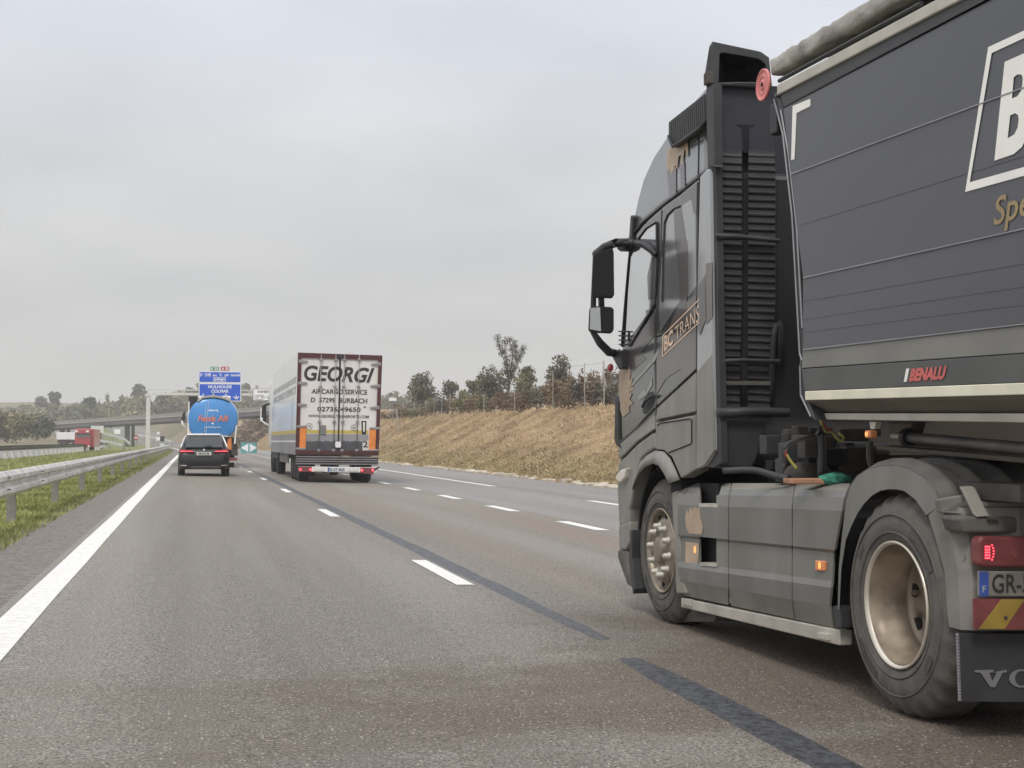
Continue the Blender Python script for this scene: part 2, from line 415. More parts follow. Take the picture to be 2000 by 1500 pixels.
YS = [-14, -6, 0, 3, 6, 9, 12, 16, 20, 25, 30, 36, 42, 50, 60, 72, 86, 100, 115, 130, 150, 170, 190, 210, 235, 260, 290, 320, 350, 385, 420, 460, 500, 550, 600]
YFAR = YS + [660, 720, 790, 860, 940, 1030, 1200, 1500, 2200, 3200]
def strip(name, ls, m, lift, ys=YS, fn=None, kind='structure', wob=0):
    rows = []
    for Y in ys:
        rows.append([(l + bend(Y) + (wob * random.uniform(-1, 1) if wob and i in (0, len(ls) - 1) else 0), Y, (fn or gz)(l, Y) + lift) for i, l in enumerate(ls)])
    o = MB().grid(rows).build(name, m, smooth=True)
    return kindof(o, kind)

# base ground out to the horizon, lying well below the sheets that cover it
LS = [-900, -500, -300, -180, -120, -80, -60, -45, -34, -24, -14, -6, -2.1, 3, 8, 13, 15, 17, 19, 20.2, 23, 27, 32, 40, 60, 90, 140, 220, 350, 600, 1000]
rows = [[(l + bend(min(Y, 600)), Y, gz(l, Y) - .12) for l in LS] for Y in YFAR]
kindof(MB().grid(rows).build('ground', 'field', smooth=True), 'structure')
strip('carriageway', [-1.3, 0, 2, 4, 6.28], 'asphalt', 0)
strip('road_shoulder', [6.28, 8, 10, 12.9], 'shoulder_asphalt', 0)
strip('paved_verge', [-2.15, -1.3], 'verge_asphalt', 0)
strip('central_reservation', [-12.4, -10, -8, -6, -4, -3, -2.15], 'verge_soil', 0, wob=.05)
strip('opposite_carriageway', [-22.5, -18, -12.4], 'shoulder_asphalt', 0, ys=YS + [660])
strip('outer_verge', [-90, -60, -45, -34, -28, -22.5], 'field', 0)
strip('embankment', [12.9, 13.6, 15, 16.5, 18, 19.3, 20.2, 22, 25, 28, 32, 40], 'dry_grass_ground', 0, ys=[y for y in YS if y < 470])
# side road climbing away on the far side and the pale slip road
mb = MB()
sl = [(-34, 330), (-24.5, 245), (-17.5, 190)]
pts = [(-60, 196, .14), (-44, 206, .10), (-33, 214, .06), (-23.5, 222, .03)]
rows = [[(x, y - 3.4, z + gz(x - bend(y), y)), (x, y + 3.4, z + gz(x - bend(y), y) + .1)] for x, y, z in pts]
kindof(MB().grid(rows).build('slip_road', 'shoulder_asphalt', smooth=True), 'structure')

# ---- painted markings
def paint(name, l0, l1, y0, y1, m='road_paint', lift=.005, n=None, jag=0):
    n = n or max(1, int((y1 - y0) / (3 if y0 < 130 else 12)))
    ys = [y0 + (y1 - y0) * i / n for i in range(n + 1)]
    rows = [[(l0 + bend(Y) + random.uniform(-jag, jag), Y, road_z(l0) + lift), (l1 + bend(Y) + random.uniform(-jag, jag), Y, road_z(l1) + lift)] for Y in ys]
    return kindof(MB().grid(rows).build(name, m), 'structure')
paint('edge_line', -1.22, -.99, -10, 480, jag=.006)
y = 11.77 - 11.12
while y < 330:
    if y > 1: paint('lane_dash', 2.25, 2.41, y, y + 2.55)
    y += 11.12
y = 19.75 - 5.72 * 2
while y < 280:
    paint('merge_dash', 5.89, 6.12, y, y + 2.35)
    y += 5.72
for a, b in ((8, 31.2), (41.8, 71), (81, 112), (122, 152), (162, 195)):
    paint('shoulder_line', 9.05, 9.28, a, b)
# dark sealed joint beside the lane line, with a gap where the sealant is missing
def seal(y0, y1, l0, l1, w):
    n = max(3, int((y1 - y0) / .7)); rows = []
    for i in range(n + 1):
        t = i / n; Y = y0 + (y1 - y0) * t; l = l0 + (l1 - l0) * t; k = w * (.55 + .45 * min(1, 8 * t, 8 * (1 - t)))
        rows.append([(l - k / 2 + bend(Y) + random.uniform(-.014, .014), Y, road_z(l) + .0025), (l + k / 2 + bend(Y) + random.uniform(-.014, .014), Y, road_z(l) + .0025)])
    kindof(MB().grid(rows).build('joint_seal', 'tar'), 'structure')
seal(3.4, 7.62, 2.40, 2.47, .21)
seal(8.40, 60, 2.56, 2.53, .20)
seal(60.2, 140, 2.53, 2.53, .16)

# ---- grass (stuff nobody could count)
def blades(name, m, n, place, h, w, lean=.35, tri=1, bias=(0, 0)):
    vs, fs = [], []
    for i in range(n):
        x, y, z, k = place()
        hh = h * k * random.uniform(.5, 1.3)
        for q in range(tri):
            a = random.uniform(0, 2 * math.pi); c, s = math.cos(a) * w * .5 * k, math.sin(a) * w * .5 * k
            lx, ly = random.gauss(bias[0], lean) * hh, random.gauss(bias[1], lean) * hh
            o = len(vs); vs += [(x - c, y - s, z - .01), (x + c, y + s, z - .01), (x + lx, y + ly, z + hh)]; fs.append((o, o + 1, o + 2))
    me = bpy.data.meshes.new(name); me.from_pydata(vs, [], fs); me.materials.append(MATS[m]); me.update()
    o = bpy.data.objects.new(name, me); COL.objects.link(o); o['kind'] = 'stuff'; return o
def p_median():
    y = 14 * math.exp(random.random() * 2.6); l = -2.2 - abs(random.gauss(0, 1.0)) if random.random() < .45 else random.uniform(-12.2, -2.2)
    if random.random() < .1: l = random.uniform(-2.28, -1.95)
    return l + bend(y), y, gz(l, y), min(2.2, .75 + y / 70)
blades('median_grass', 'grass_blade', 60000, p_median, .06, .022, .6)
def p_bank():
    y = 28 * math.exp(random.random() * 2.35); l = random.uniform(12.95, 20.3); k = min(2.2, .6 + y / 90)
    return l + bend(y), y, gz(l, y), k
blades('dry_grass', 'straw_blade', 75000, p_bank, .07, .05, .9, bias=(-.1, .9))
def p_bankfoot():
    y = 28 * math.exp(random.random() * 2.2); l = 13.0 + abs(random.gauss(0, 1.5))
    return l + bend(y), y, gz(l, y), min(2, .7 + y / 90)
blades('bank_foot_grass', 'green_straw', 20000, p_bankfoot, .07, .05, .8)

# ---- pale slabs of the broken gutter along the foot of the bank
slabs = []
for k in range(4):
    m_ = MB(); n = 7
    ring = [(math.cos(2 * math.pi * i / n) * random.uniform(.75, 1.1) * .20, math.sin(2 * math.pi * i / n) * random.uniform(.75, 1.1) * .42) for i in range(n)]
    m_.prism([(a, b, -.05) for a, b in ring], (0, 0, .13))
    slabs.append(m_)
y = 29.0; first = {}
while y < 118:
    if random.random() < .86:
        k = random.randrange(4)
        if k not in first:
            o = slabs[k].build('gutter_slab', 'pale_stone', bevel=.03); first[k] = o
        else:
            o = first[k].copy(); COL.objects.link(o)
        o.location = (12.98 + random.uniform(-.12, .14), y, road_z(12.9) + random.uniform(.0, .05))
        o.rotation_euler = (random.uniform(-.1, .1), random.uniform(-.15, .05), random.uniform(-.5, .1))
        s_ = random.uniform(.95, 1.5); o.scale = (s_, s_, random.uniform(.8, 1.3))
        tag(o, 'pale broken gutter slab edging the foot of the dry grass bank', 'slab', 'gutter slabs along the foot of the bank')
    y += random.uniform(.75, 1.35)

# ---- crash barriers
def w_profile(zt, flip=1):
    P = [(0, 0), (.028, -.012), (.075, -.055), (.078, -.10), (.018, -.135), (.012, -.175), (.072, -.21), (.078, -.255), (.03, -.295), (0, -.31)]
    return [(flip * a, zt + b * 1.14) for a, b in P]
def barrier(name, label, lpos, ys, post_ys, zt, flip, post_m, post_w=.10, post_d=.06):
    base = thing(name, (lpos + bend(post_ys[0]), post_ys[0], gz(lpos, post_ys[0])), label, 'crash barrier')
    prof = w_profile(zt, flip)
    rows = []
    for Y in ys:
        g = gz(lpos, Y); jit = random.uniform(-.008, .008)
        rows.append([(lpos + bend(Y) + a + jit, Y, g + b) for a, b in prof])
    rail = MB().grid(rows).build('rail', 'galvanised', base, smooth=False, solid=.006)
    return base, rail
yy = [2 + 1.05 * i for i in range(120)] + [130 + 6 * i for i in range(22)]
pg = [20.61 - 6.35 * 2 + 6.35 * i for i in range(34)]
gb, rail = barrier('guardrail', 'long galvanised steel guardrail on posts in the green grass beside the white edge line', -2.42, yy, pg, .76, 1, 'galv_post')
pmb = MB().box(-.055, .055, -.07, .07, -.15, .60, 0)
post0 = None
for i, Y in enumerate(pg):
    if post0 is None:
        post0 = MB().box(-.12, -.01, -.085, -.072, -.1, .74).box(-.12, -.107, -.0719, .085, -.1, .74).box(-.023, -.0101, -.0719, .085, -.1, .74)
        o = post0.build('post', 'galv_post', None); o.parent = gb; first_post = o
    else:
        o = first_post.copy(); COL.objects.link(o); o.parent = gb
    o.location = Vector((-2.42 + bend(Y), Y, gz(-2.42, Y))) - W[gb]
    o.rotation_euler = (random.uniform(-.02, .02), random.uniform(-.02, .02), 0)
# bolts and overlap joints of the rail, one mesh on the rail
bm_ = MB()
for i in range(0, 60):
    Y = 6 + 2.1 * i
    for dz in (.62, .40 + .22):
        pass
    bm_.sphere((-2.42 + .016, Y, gz(-2.42, Y) + .755 - .155), .014, 1, 1, 1, 6)
    if i % 2 == 0:
        for k in range(3):
            bm_.box(-2.42 + .074, -2.42 + .084, Y + .4 + k * .12, Y + .43 + k * .12, gz(-2.42, Y) + .755 - .09, gz(-2.42, Y) + .755 - .075)
            bm_.box(-2.42 + .074, -2.42 + .084, Y + .4 + k * .12, Y + .43 + k * .12, gz(-2.42, Y) + .755 - .24, gz(-2.42, Y) + .755 - .225)
b_ = bm_.build('bolt_row', 'chassis', None); b_.parent = rail; b_['kind'] = 'stuff'
for v in b_.data.vertices: v.co -= W[gb]

# opposite barrier: dark rail in front of close-set pale posts
oy = [60 + 6 * i for i in range(40)]
ob, orail = barrier('guardrail', 'distant dark guardrail on close set white posts before the opposite carriageway', -12.2, oy, [90], .92, -1, 'galv_post')
o = orail; o.data.materials[0] = MATS['dusty_plastic']
pst = None
for i in range(34):
    Y = 82 + 3.9 * i
    if pst is None:
        o = MB().box(-.13, .13, -.06, .06, -.1, .60).build('post', 'gantry_steel', None, smooth=False); pst = o
    else:
        o = pst.copy(); COL.objects.link(o)
    o.parent = ob; o.location = Vector((-12.2 + bend(Y), Y, gz(-12.2, Y))) - W[ob]
# pale barriers of the far slip roads
for (pts_, lab) in (([(200, 846, 235), (222, 851, 222), (243, 858, 208), (254, 867, 190)], 'pale guardrail sweeping down behind the opposite lanes, upper of two'),
                    ([(193, 860, 215), (215, 864, 205), (240, 870, 190)], 'pale guardrail sweeping down behind the opposite lanes, lower of two'),
                    ([(268, 849, 300), (300, 855, 290), (335, 862, 275)], 'pale guardrail at the roadside under the bridge')):
    P = [ony(a, b, c) for a, b, c in pts_]
    mb = MB(); mb.grid([[(p.x, p.y, p.z + .18), (p.x, p.y, p.z - .18)] for p in P])
    t_ = thing('guardrail', (P[-1].x, P[-1].y, P[-1].z - .8), lab, 'crash barrier')
    mb.build('rail', 'gantry_steel', t_, solid=.06)
    for q in range(len(P)):
        MB().box(P[q].x - .08, P[q].x + .08, P[q].y + .06, P[q].y + .2, P[q].z - 1.6, P[q].z + .1).build('post', 'galv_post', t_)

# ---- overpass
A, B = ony(40, 836.5, 345), ony(545, 804, 262)
br = thing('road_bridge', ((A.x + B.x) / 2, (A.y + B.y) / 2, 0), 'long grey concrete road bridge crossing over the motorway in the distance', 'bridge')
d = (B - A); n_ = Vector((-d.y, d.x, 0)).normalized() * 9
def bar(mb, z0, z1, off, wid):
    u = n_.normalized(); p = [A + u * off, B + u * off, B + u * (off + wid), A + u * (off + wid)]
    mb.prism([(q.x, q.y, q.z + z0) for q in p], (0, 0, z1 - z0))
m_ = MB(); bar(m_, -.50, .30, 0, 9); m_.build('deck', 'dark_concrete', br)
m_ = MB(); bar(m_, .30, .48, -.2, .6); m_.build('kerb_beam', 'concrete', br)
m_ = MB(); bar(m_, .48, 1.15, -.02, .08); m_.build('parapet', 'galv_post', br)
m_ = MB(); bar(m_, .48, 1.0, 8.6, .08); m_.build('parapet', 'galv_post', br)
for px, yc, w_ in ((248, 832, 1.1), (120, 838, 1.1)):
    t = (px - 40) / 505.0; c = A.lerp(B, t)
    c = ony(px, yc, A.y + (B.y - A.y) * t)
    m_ = MB(); m_.box(c.x - w_ / 2, c.x + w_ / 2, c.y + 1.5, c.y + 2.5, -.5, c.z + .2); m_.box(c.x - w_ / 2 + 1.3, c.x + w_ / 2 + .9, c.y + 4.5, c.y + 5.5, -.5, c.z + .2)
    m_.build('pillar', 'dark_concrete', br)

# ---- vegetation
def crown_faces(n, blobs, leaf, flat=.0):
    vs, fs = [], []
    tot = sum(b[3] * b[4] * b[5] for b in blobs)
    for b in blobs:
        k = max(6, int(n * (b[3] * b[4] * b[5]) / tot))
        for i in range(k):
            while True:
                p = Vector((random.uniform(-1, 1), random.uniform(-1, 1), random.uniform(-1, 1)))
                if p.length <= 1: break
            p = p * (.55 + .45 * random.random()) if random.random() < .5 else p.normalized() * random.uniform(.7, 1.08)
            c = Vector((b[0] + p.x * b[3], b[1] + p.y * b[4], b[2] + p.z * b[5]))
            u = Vector((random.gauss(0, 1), random.gauss(0, 1), random.gauss(0, 1))).normalized()
            w = u.cross(Vector((random.gauss(0, 1), random.gauss(0, 1), random.gauss(0, 1)))).normalized()
            s = leaf * random.uniform(.6, 1.4); o = len(vs)
            vs += [c - u * s, c + w * s * .6, c + u * s, c - w * s * .6]; fs.append((o, o + 1, o + 2, o + 3))
    return vs, fs
def tree(name, base, H, Wd, label, group=None, m='leaf_dark', n=900, leaf=.16, trunk=.3, nb=9, cat='tree', sparse=False, tall=False):
    base = Vector(base); t = thing(name, base, label, cat, group)
    tb = MB(); th = H * trunk
    top = base + Vector((random.uniform(-.1, .1) * Wd, 0, H * .85))
    tb.tube([base + Vector((0, 0, -.5)), base + Vector((0, 0, th)), base.lerp(top, .7), top], [H * .035, H * .028, H * .015, H * .004], 6)
    blobs = []
    for i in range(nb):
        a = random.uniform(0, 2 * math.pi); r = Wd * .5 * random.uniform(.15, .62); z = random.uniform(th + .12 * H, H * .86)
        if tall: r *= .5 + .5 * (1 - (z - th) / (H - th))
        k = Wd * random.uniform(.17, .27)
        c = (base.x + r * math.cos(a), base.y + r * math.sin(a), base.z + z)
        blobs.append((*c, k, k, k * random.uniform(.7, 1.1)))
        st = base + Vector((0, 0, th * random.uniform(.7, 1.2)))
        tb.tube([st, st.lerp(Vector(c), .5) + Vector((0, 0, .04 * H)), c], [H * .016, H * .010, H * .004], 5)
        if sparse:
            for q in range(7):
                e_ = Vector(c) + Vector((random.gauss(0, .1) * Wd, random.gauss(0, .1) * Wd, random.uniform(0, .16) * H))
                tb.tube([c, e_], [H * .004, H * .0015], 4)
    tb.build('trunk', 'bark', t, smooth=True)
    vs, fs = crown_faces(n, blobs, leaf)
    MB().add(vs, fs).build('crown', m, t, recalc=False)
    return t
def bush(base, w, h, label, group, m, n=260, leaf=.12, dep=None, name='bush'):
    base = Vector(base); dep = dep or w * .6; blobs = []
    for i in range(6):
        k = random.uniform(.28, .45)
        blobs.append((base.x + random.uniform(-.5, .5) * w * .6, base.y + random.uniform(-.5, .5) * dep * .6, base.z + h * random.uniform(.3, .6), w * k, dep * k, h * k * 1.1))
    vs, fs = crown_faces(n, blobs, leaf)
    o = MB()
    o.add([v - Vector((0, 0, 0)) for v in vs], fs)
    ob_ = o.build(name, m, None, loc=base, recalc=False)
    return tag(ob_, label, 'bush', group)
def on_bank(px, l):
    """Ground point seen in column px at l metres right of the axis."""
    a = math.atan((px - 1000) / FPX) + YAW; Y = l / math.tan(a)
    return Vector((l, Y, gz(l, Y)))
def px_h(p, y):      # height at point p that appears at image row y
    q = p - _C; zc = q.dot(_F); d_ = ray(1000, y)
    k = (q.x * math.sin(YAW) + q.y * math.cos(YAW)) / math.cos(0)
    return CAM_H + (FPX * math.tan(PITCH) + 750 - y) / FPX * k / 1.0

def bank_tree(name, px, l, ytop, wpx, label, **kw):
    p = on_bank(px, l); dist = (p - _C).length
    return tree(name, p, px_h(p, ytop) - p.z, wpx / FPX * dist, label, **kw)
bank_tree('round_tree', 824, 25, 722, 78, 'rounded dark leafy tree standing alone on the bank near the white lorry', trunk=.32, n=1500, leaf=.17, nb=13)
bank_tree('small_tree', 878, 26, 736, 42, 'small slim tree on the bank between the round tree and the tall bare one', n=700, leaf=.14, trunk=.2)
bank_tree('small_tree', 918, 26, 736, 48, 'low olive tree on the bank just before the tall bare one', m='leaf_olive', n=700, leaf=.14, trunk=.1)
bank_tree('broad_bush_tree', 956, 25, 724, 84, 'low dark tree spreading at the foot of the tall bare one', m='leaf_dark', n=1900, leaf=.13, trunk=.06, nb=14)
bank_tree('round_tree', 1032, 28, 711, 66, 'round olive brown tree just beyond the tall bare one', m='leaf_olive', n=1100, leaf=.13, trunk=.12)
bank_tree('loose_tree', 1095, 27, 692, 74, 'loose airy grey green tree above the brown bushes on the bank', m='leaf_dark', n=1300, leaf=.12, trunk=.2, nb=16, sparse=True)
# the tall half bare tree: upright limbs with thin foliage
p = on_bank(990, 24); Ht = px_h(p, 664) - p.z
t = thing('bare_tree', p, 'tall half bare tree with upright forked limbs, highest on the bank', 'tree')
tb = MB(); blobs = []
def wpos(dx, fz): return p + Vector((dx * Ht / 95.0, random.uniform(-.2, .2), Ht * fz))
tb.tube([p + Vector((0, 0, -.3)), wpos(2, .3), wpos(2, .55)], [.13, .10, .07], 7)
for pth in ([(2, .34), (0, .5), (-2, .62), (-7, .8), (-11, .9), (-14, 1.0)], [(2, .36), (5, .5), (7, .62), (8, .75), (7, .86), (4, .97)], [(2, .32), (8, .45), (12, .58), (17, .7), (20, .78), (23, .86)], [(2, .4), (1, .55), (-1, .7), (-3, .82), (-2, .95)], [(2, .25), (-5, .35), (-13, .46), (-20, .55)], [(2, .38), (9, .55), (13, .7), (14, .82), (12, .92)]):
    P = [wpos(*q) for q in pth]; tb.tube(P, [.055 - .008 * i for i in range(len(P))], 5)
    for q in P[1:]:
        for k in range(22):
            e_ = q + Vector((random.gauss(0, .27), random.gauss(0, .27), random.uniform(-.15, .55))); tb.tube([q, q.lerp(e_, .5) + Vector((random.gauss(0, .05), 0, .05)), e_], [.010, .006, .002], 3)
        blobs.append((q.x, q.y, q.z + .12, .30, .30, .42))
blobs.append((p.x + .1, p.y, p.z + Ht * .32, .3, .3, .6))
tb.build('trunk', 'bark', t, smooth=True)
vs, fs = crown_faces(3000, blobs, .055); MB().add(vs, fs).build('crown', 'leaf_dark', t, recalc=False)

# scrub and bushes along the crest
random.seed(21)
crest = [(l_, px) for px in range(752, 1230, 13) for l_ in (20.4,)]
labels = {'leaf_brown': 'rust brown bush in the scrub along the crest of the bank', 'leaf_olive': 'olive green bush in the scrub along the crest of the bank', 'leaf_grey': 'grey leafless bush in the scrub along the crest of the bank', 'leaf_dark': 'dark green bush in the scrub along the crest of the bank'}
for l_, px in crest:
    p = on_bank(px + random.uniform(-5, 5), l_ + random.uniform(-.3, 1.3)); ds = (p - _C).length
    tall_ = 1.1 if px < 840 else 1.65 + .3 * math.sin(px * .03)
    m = random.choice(['leaf_brown', 'leaf_brown', 'leaf_olive', 'leaf_brown', 'leaf_grey'] if px > 900 else ['leaf_olive', 'leaf_grey', 'leaf_brown'])
    bush(p, 26 / FPX * ds * random.uniform(.8, 1.3), tall_ * random.uniform(.75, 1.2), labels[m], 'bushes along the crest of the bank', m, n=420, leaf=.085)
for px in range(770, 1250, 16):
    p = on_bank(px, 27 + random.uniform(-1.5, 3)); ds = (p - _C).length
    m = random.choice(['leaf_dark', 'leaf_olive', 'leaf_olive', 'leaf_grey', 'leaf_brown'] if px < 1090 else ['leaf_brown', 'leaf_brown', 'leaf_grey', 'leaf_olive'])
    lab = {'leaf_brown': 'rust brown shrub behind the wire fence on the bank', 'leaf_olive': 'olive shrub behind the wire fence on the bank', 'leaf_grey': 'grey shrub behind the wire fence on the bank', 'leaf_dark': 'dark green shrub behind the wire fence on the bank'}[m]
    hh = 1.1 if px < 1090 else 1.5
    bush(p, 26 / FPX * ds * random.uniform(.8, 1.4), hh * random.uniform(.7, 1.25), lab, 'shrubs behind the wire fence', m, n=380, leaf=.10, name='shrub')

# wire fence on the crest

fl = thing('wire_fence', on_bank(1200, 22.5), 'wire mesh fence on thin pale posts along the top of the bank', 'fence')
po = None; tops = []
for px in (762, 788, 810, 832, 848, 863, 879, 893, 945, 1005, 1080, 1109, 1142, 1180):
    p = on_bank(px, 20.3); h = random.uniform(1.5, 1.75) if px < 900 else random.uniform(1.3, 1.6) if px < 1060 else random.uniform(2.1, 2.6)
    m_ = MB().tube([p + Vector((0, 0, -.3)), p + Vector((0, 0, h))], .024, 6); m_.build('post', 'concrete', fl)
    tops.append((p, h))
m_ = MB()
for (a, ha), (b, hb) in zip(tops, tops[1:]):
    for k in (.15, .35, .55, .75, .95):
        m_.tube([a + Vector((0, 0, ha * k)), b + Vector((0, 0, hb * k))], .009, 3, cap=False)
m_.build('wire', 'galv_post', fl)
# braced timber corner post and small white sign by the fence
p = on_bank(1178, 21.2)
o = MB().tube([p + Vector((-.32, 0, -.2)), p + Vector((0, 0, 1.75))], .05, 7).tube([p + Vector((.50, 0, -.2)), p + Vector((0, 0, 1.75))], .05, 7).tube([p + Vector((.0, 0, 1.6)), p + Vector((.02, 0, 2.4))], .03, 6)
tag(o.build('fence_brace', 'concrete', None, loc=p), 'pale A shaped timber brace at the corner of the wire fence', 'brace')
p = on_bank(767, 19.2); s_ = thing('marker_sign', p, 'small white marker board on a thin post near the fence', 'sign')
hz = px_h(p, 780)
MB().box(p.x - .36, p.x + .36, p.y - .02, p.y + .02, hz - .16, hz + .16).build('board', 'sign_white', s_)
MB().tube([p + Vector((0, .05, -.2)), (p.x, p.y + .05, hz)], .035, 6).build('post', 'galv_post', s_)
p = on_bank(779, 18.0)
o = MB().tube([p + Vector((-.22, 0, px_h(p, 799) - p.z)), p + Vector((.06, 0, -.2))], .06, 7)
tag(o.build('marker_post', 'concrete', None, loc=p), 'leaning pale marker post in the dry grass beside the white board', 'post')

# far left: bushes in front of the bridge, wood on the hill behind it
random.seed(5)
for (px, y0, wp, hp, Y, m, lab) in ((18, 856, 60, 50, 262, 'leaf_brown', 'tallest brownish bush clump at the far end of the bridge'), (52, 855, 60, 46, 258, 'leaf_olive', 'olive bush clump in front of the bridge, beside the tallest one'), (78, 853, 40, 40, 255, 'leaf_dark', 'dark low bush clump under the end of the bridge'), (-20, 858, 60, 60, 262, 'leaf_olive', 'olive bush clump cut by the edge of the view')):
    p = ony(px, y0, Y); b_ = bush(p, wp / FPX * Y, hp / FPX * Y, lab, None, m, n=1500, leaf=.34)
far = [(108, 786, 20, 20, 560, 'leaf_conifer', 'large rounded blue green tree on the skyline above the bridge'), (80, 790, 26, 9, 540, 'leaf_grey', 'low grey tree on the skyline left of the blue green one'),
       (172, 800, 22, 26, 470, 'leaf_conifer', 'dark pointed tree behind the bridge deck, beside the pale field'), (270, 775, 26, 22, 520, 'leaf_dark', 'tree with a flat dark crown on the skyline beside the pale column'),
       (372, 772, 22, 12, 560, 'leaf_dark', 'small rounded tree on the skyline beside the blue sign, nearer the column'), (478, 762, 18, 12, 560, 'leaf_dark', 'small rounded tree on the skyline between the two gantry signs')]
for (px, y0, wp, hp, Y, m, lab) in far:
    p = ony(px, y0 + hp * .35, Y); tree('skyline_tree', p, hp * 1.3 / FPX * Y, wp * 1.25 / FPX * Y, lab, m=m, n=700, leaf=.6, trunk=.04, nb=14)
vs, fs = [], []
for i in range(230):
    px = random.uniform(-40, 560); Y = random.uniform(400, 640)
    yb = 822 - max(0, px - 150) * .045 + random.uniform(-10, 14) - (Y - 400) * .05
    p = ony(px, yb, Y); h = random.uniform(3.5, 7) * (.55 + .45 * sm(90, 260, px)); w_ = random.uniform(3, 6)
    if random.random() < .2: bl = [(p.x, p.y, p.z + h * .35, w_ * .32, w_ * .32, h * .5), (p.x, p.y, p.z + h * .9, w_ * .14, w_ * .14, h * .4)]
    else: bl = [(p.x + random.uniform(-.3, .3) * w_, p.y + random.uniform(-.3, .3) * w_, p.z + h * random.uniform(.3, .75), w_ * .42, w_ * .42, h * .32) for q in range(4)]
    a, b = crown_faces(130, bl, .75); o_ = len(vs); vs += a; fs += [tuple(o_ + k for k in q) for q in b]
me = MB().add(vs, fs).build('woodland', 'leaf_far', recalc=False); kindof(me, 'stuff')
vs, fs = [], []
for i in range(90):                                  # far line of woods right of the white lorry and across the skyline
    px = random.uniform(690, 930); Y = random.uniform(380, 560); p = ony(px, 800 + random.uniform(-3, 6), Y); h = random.uniform(4, 8) * (1 - .0025 * (px - 700)); w_ = random.uniform(3, 6)
    bl = [(p.x + random.uniform(-.3, .3) * w_, p.y, p.z + h * random.uniform(.3, .75), w_ * .42, w_ * .42, h * .32) for q in range(4)]
    a, b = crown_faces(120, bl, .7); o_ = len(vs); vs += a; fs += [tuple(o_ + k for k in q) for q in b]
kindof(MB().add(vs, fs).build('woodland', 'leaf_far', recalc=False), 'stuff')
# scrub on the cutting beside the far end of the bridge
vs, fs = [], []
for i in range(140):
    px = random.uniform(425, 560); Y = random.uniform(262, 330); l_ = 13 + random.uniform(.5, 8)
    x = l_ + bend(Y); p = Vector((x, Y, gz(l_, Y))); h = random.uniform(.8, 1.9)
    a, b = crown_faces(60, [(p.x, p.y, p.z + h * .4, h * .8, h * .8, h * .6)], .32); o_ = len(vs); vs += a; fs += [tuple(o_ + k for k in q) for q in b]
kindof(MB().add(vs, fs).build('scrub', 'leaf_brown', recalc=False), 'stuff')

# ---- sign gantry
YG_ = 150.0
def g(px, py): return ony(px, py, YG_)
gp = g(289.5, 888)
ga = thing('sign_gantry', (gp.x, gp.y, gz(gp.x, YG_)), 'tall pale steel sign gantry whose column stands in the median', 'gantry')
a, b = g(285.6, 774), g(293.6, 774)
MB().box(a.x, b.x, YG_ - .22, YG_ + .22, gz(-4.5, YG_) - .3, a.z).box(a.x - .12, b.x + .12, YG_ - .3, YG_ + .3, a.z, a.z + .22).tube([(a.x + .2, YG_, a.z + .2), (a.x + .2, YG_, a.z + .75)], .04, 6).build('column', 'gantry_steel', ga)
c, e_ = g(289, 769), g(800, 769)
MB().box(c.x, 15.5, YG_ + .1, YG_ + .55, c.z - .13, c.z + .13).box(c.x, 15.5, YG_ + .2, YG_ + .45, c.z + .38, c.z + .5).build('beam', 'gantry_steel', ga)
MB().box(15.2, 15.7, YG_, YG_ + .6, -.5, c.z + .5).build('column', 'gantry_steel', ga)
def panel(name, x0, y0, x1, y1, m, parent, yoff=-.1, border=0, bm='sign_white'):
    p0, p1 = g(x0, y1), g(x1, y0)
    if border:
        q = border / FPX * YG_
        MB().box(p0.x - q, p1.x + q, YG_ + yoff, YG_ + yoff + .1, p0.z - q, p1.z + q).build(name, bm, parent)
        return MB().box(p0.x, p1.x, YG_ + yoff - .03, YG_ + yoff - .002, p0.z, p1.z).build('sign_face', m, parent)
    return MB().box(p0.x, p1.x, YG_ + yoff, YG_ + yoff + .1, p0.z, p1.z).build(name, m, parent)
def gtext(parent, m, items, yy):
    for (tx, x0, y0, x1, y1, bo) in items:
        P = [ony(x0, y0, yy), ony(x1, y0, yy), ony(x1, y1, yy), ony(x0, y1, yy)]
        lettering(MB(), tx, *P, bold=bo).build('lettering', m, parent, recalc=False)
def gsign(name, label):
    return thing(name, (g(430, 750).x, YG_, g(430, 750).z), label, 'road sign')
s1 = gsign('direction_sign', 'blue overhead panel reading St Dié des V. par tunnel, upper of two')
panel('backing', 389.5, 727.5, 469.5, 745.8, 'sign_blue', s1, border=1.6)
yt = YG_ - .14
gtext(s1, 'sign_white', [('S', 390.5, 729, 394.5, 735, .02), ('t', 395.2, 728.6, 396.6, 731.8, .02), ('DIÉ', 400.5, 727.6, 412, 735, .02), ('des', 415.3, 730.6, 423.5, 735, .02), ('V.', 428, 729, 434.5, 735, .02), ('par', 439, 731, 447.5, 736.4, .02), ('tunnel', 450.5, 729.6, 468.5, 735, .02), ('péage', 419, 737.5, 439, 744.2, .02)], yt)
mb = MB(); o_ = [ony(417, 736.6, yt), ony(441, 736.6, yt), ony(441, 745, yt), ony(417, 745, yt)]; i_ = [ony(417.8, 737.4, yt), ony(440.2, 737.4, yt), ony(440.2, 744.2, yt), ony(417.8, 744.2, yt)]
ringpoly(mb, o_, i_).build('toll_box', 'sign_white', s1, recalc=False)
s2 = gsign('direction_sign', 'blue overhead panel reading MULHOUSE COLMAR with a white arrow, lower of two')
panel('backing', 389.5, 751, 469.5, 782, 'sign_blue', s2, border=1.6)
gtext(s2, 'sign_white', [('MULHOUSE', 406.5, 752.5, 452.5, 758.3, .025), ('COLMAR', 412.5, 760.8, 446.5, 767, .025)], yt)
mb = MB(); q = lambda x, y: ony(x, y, yt)
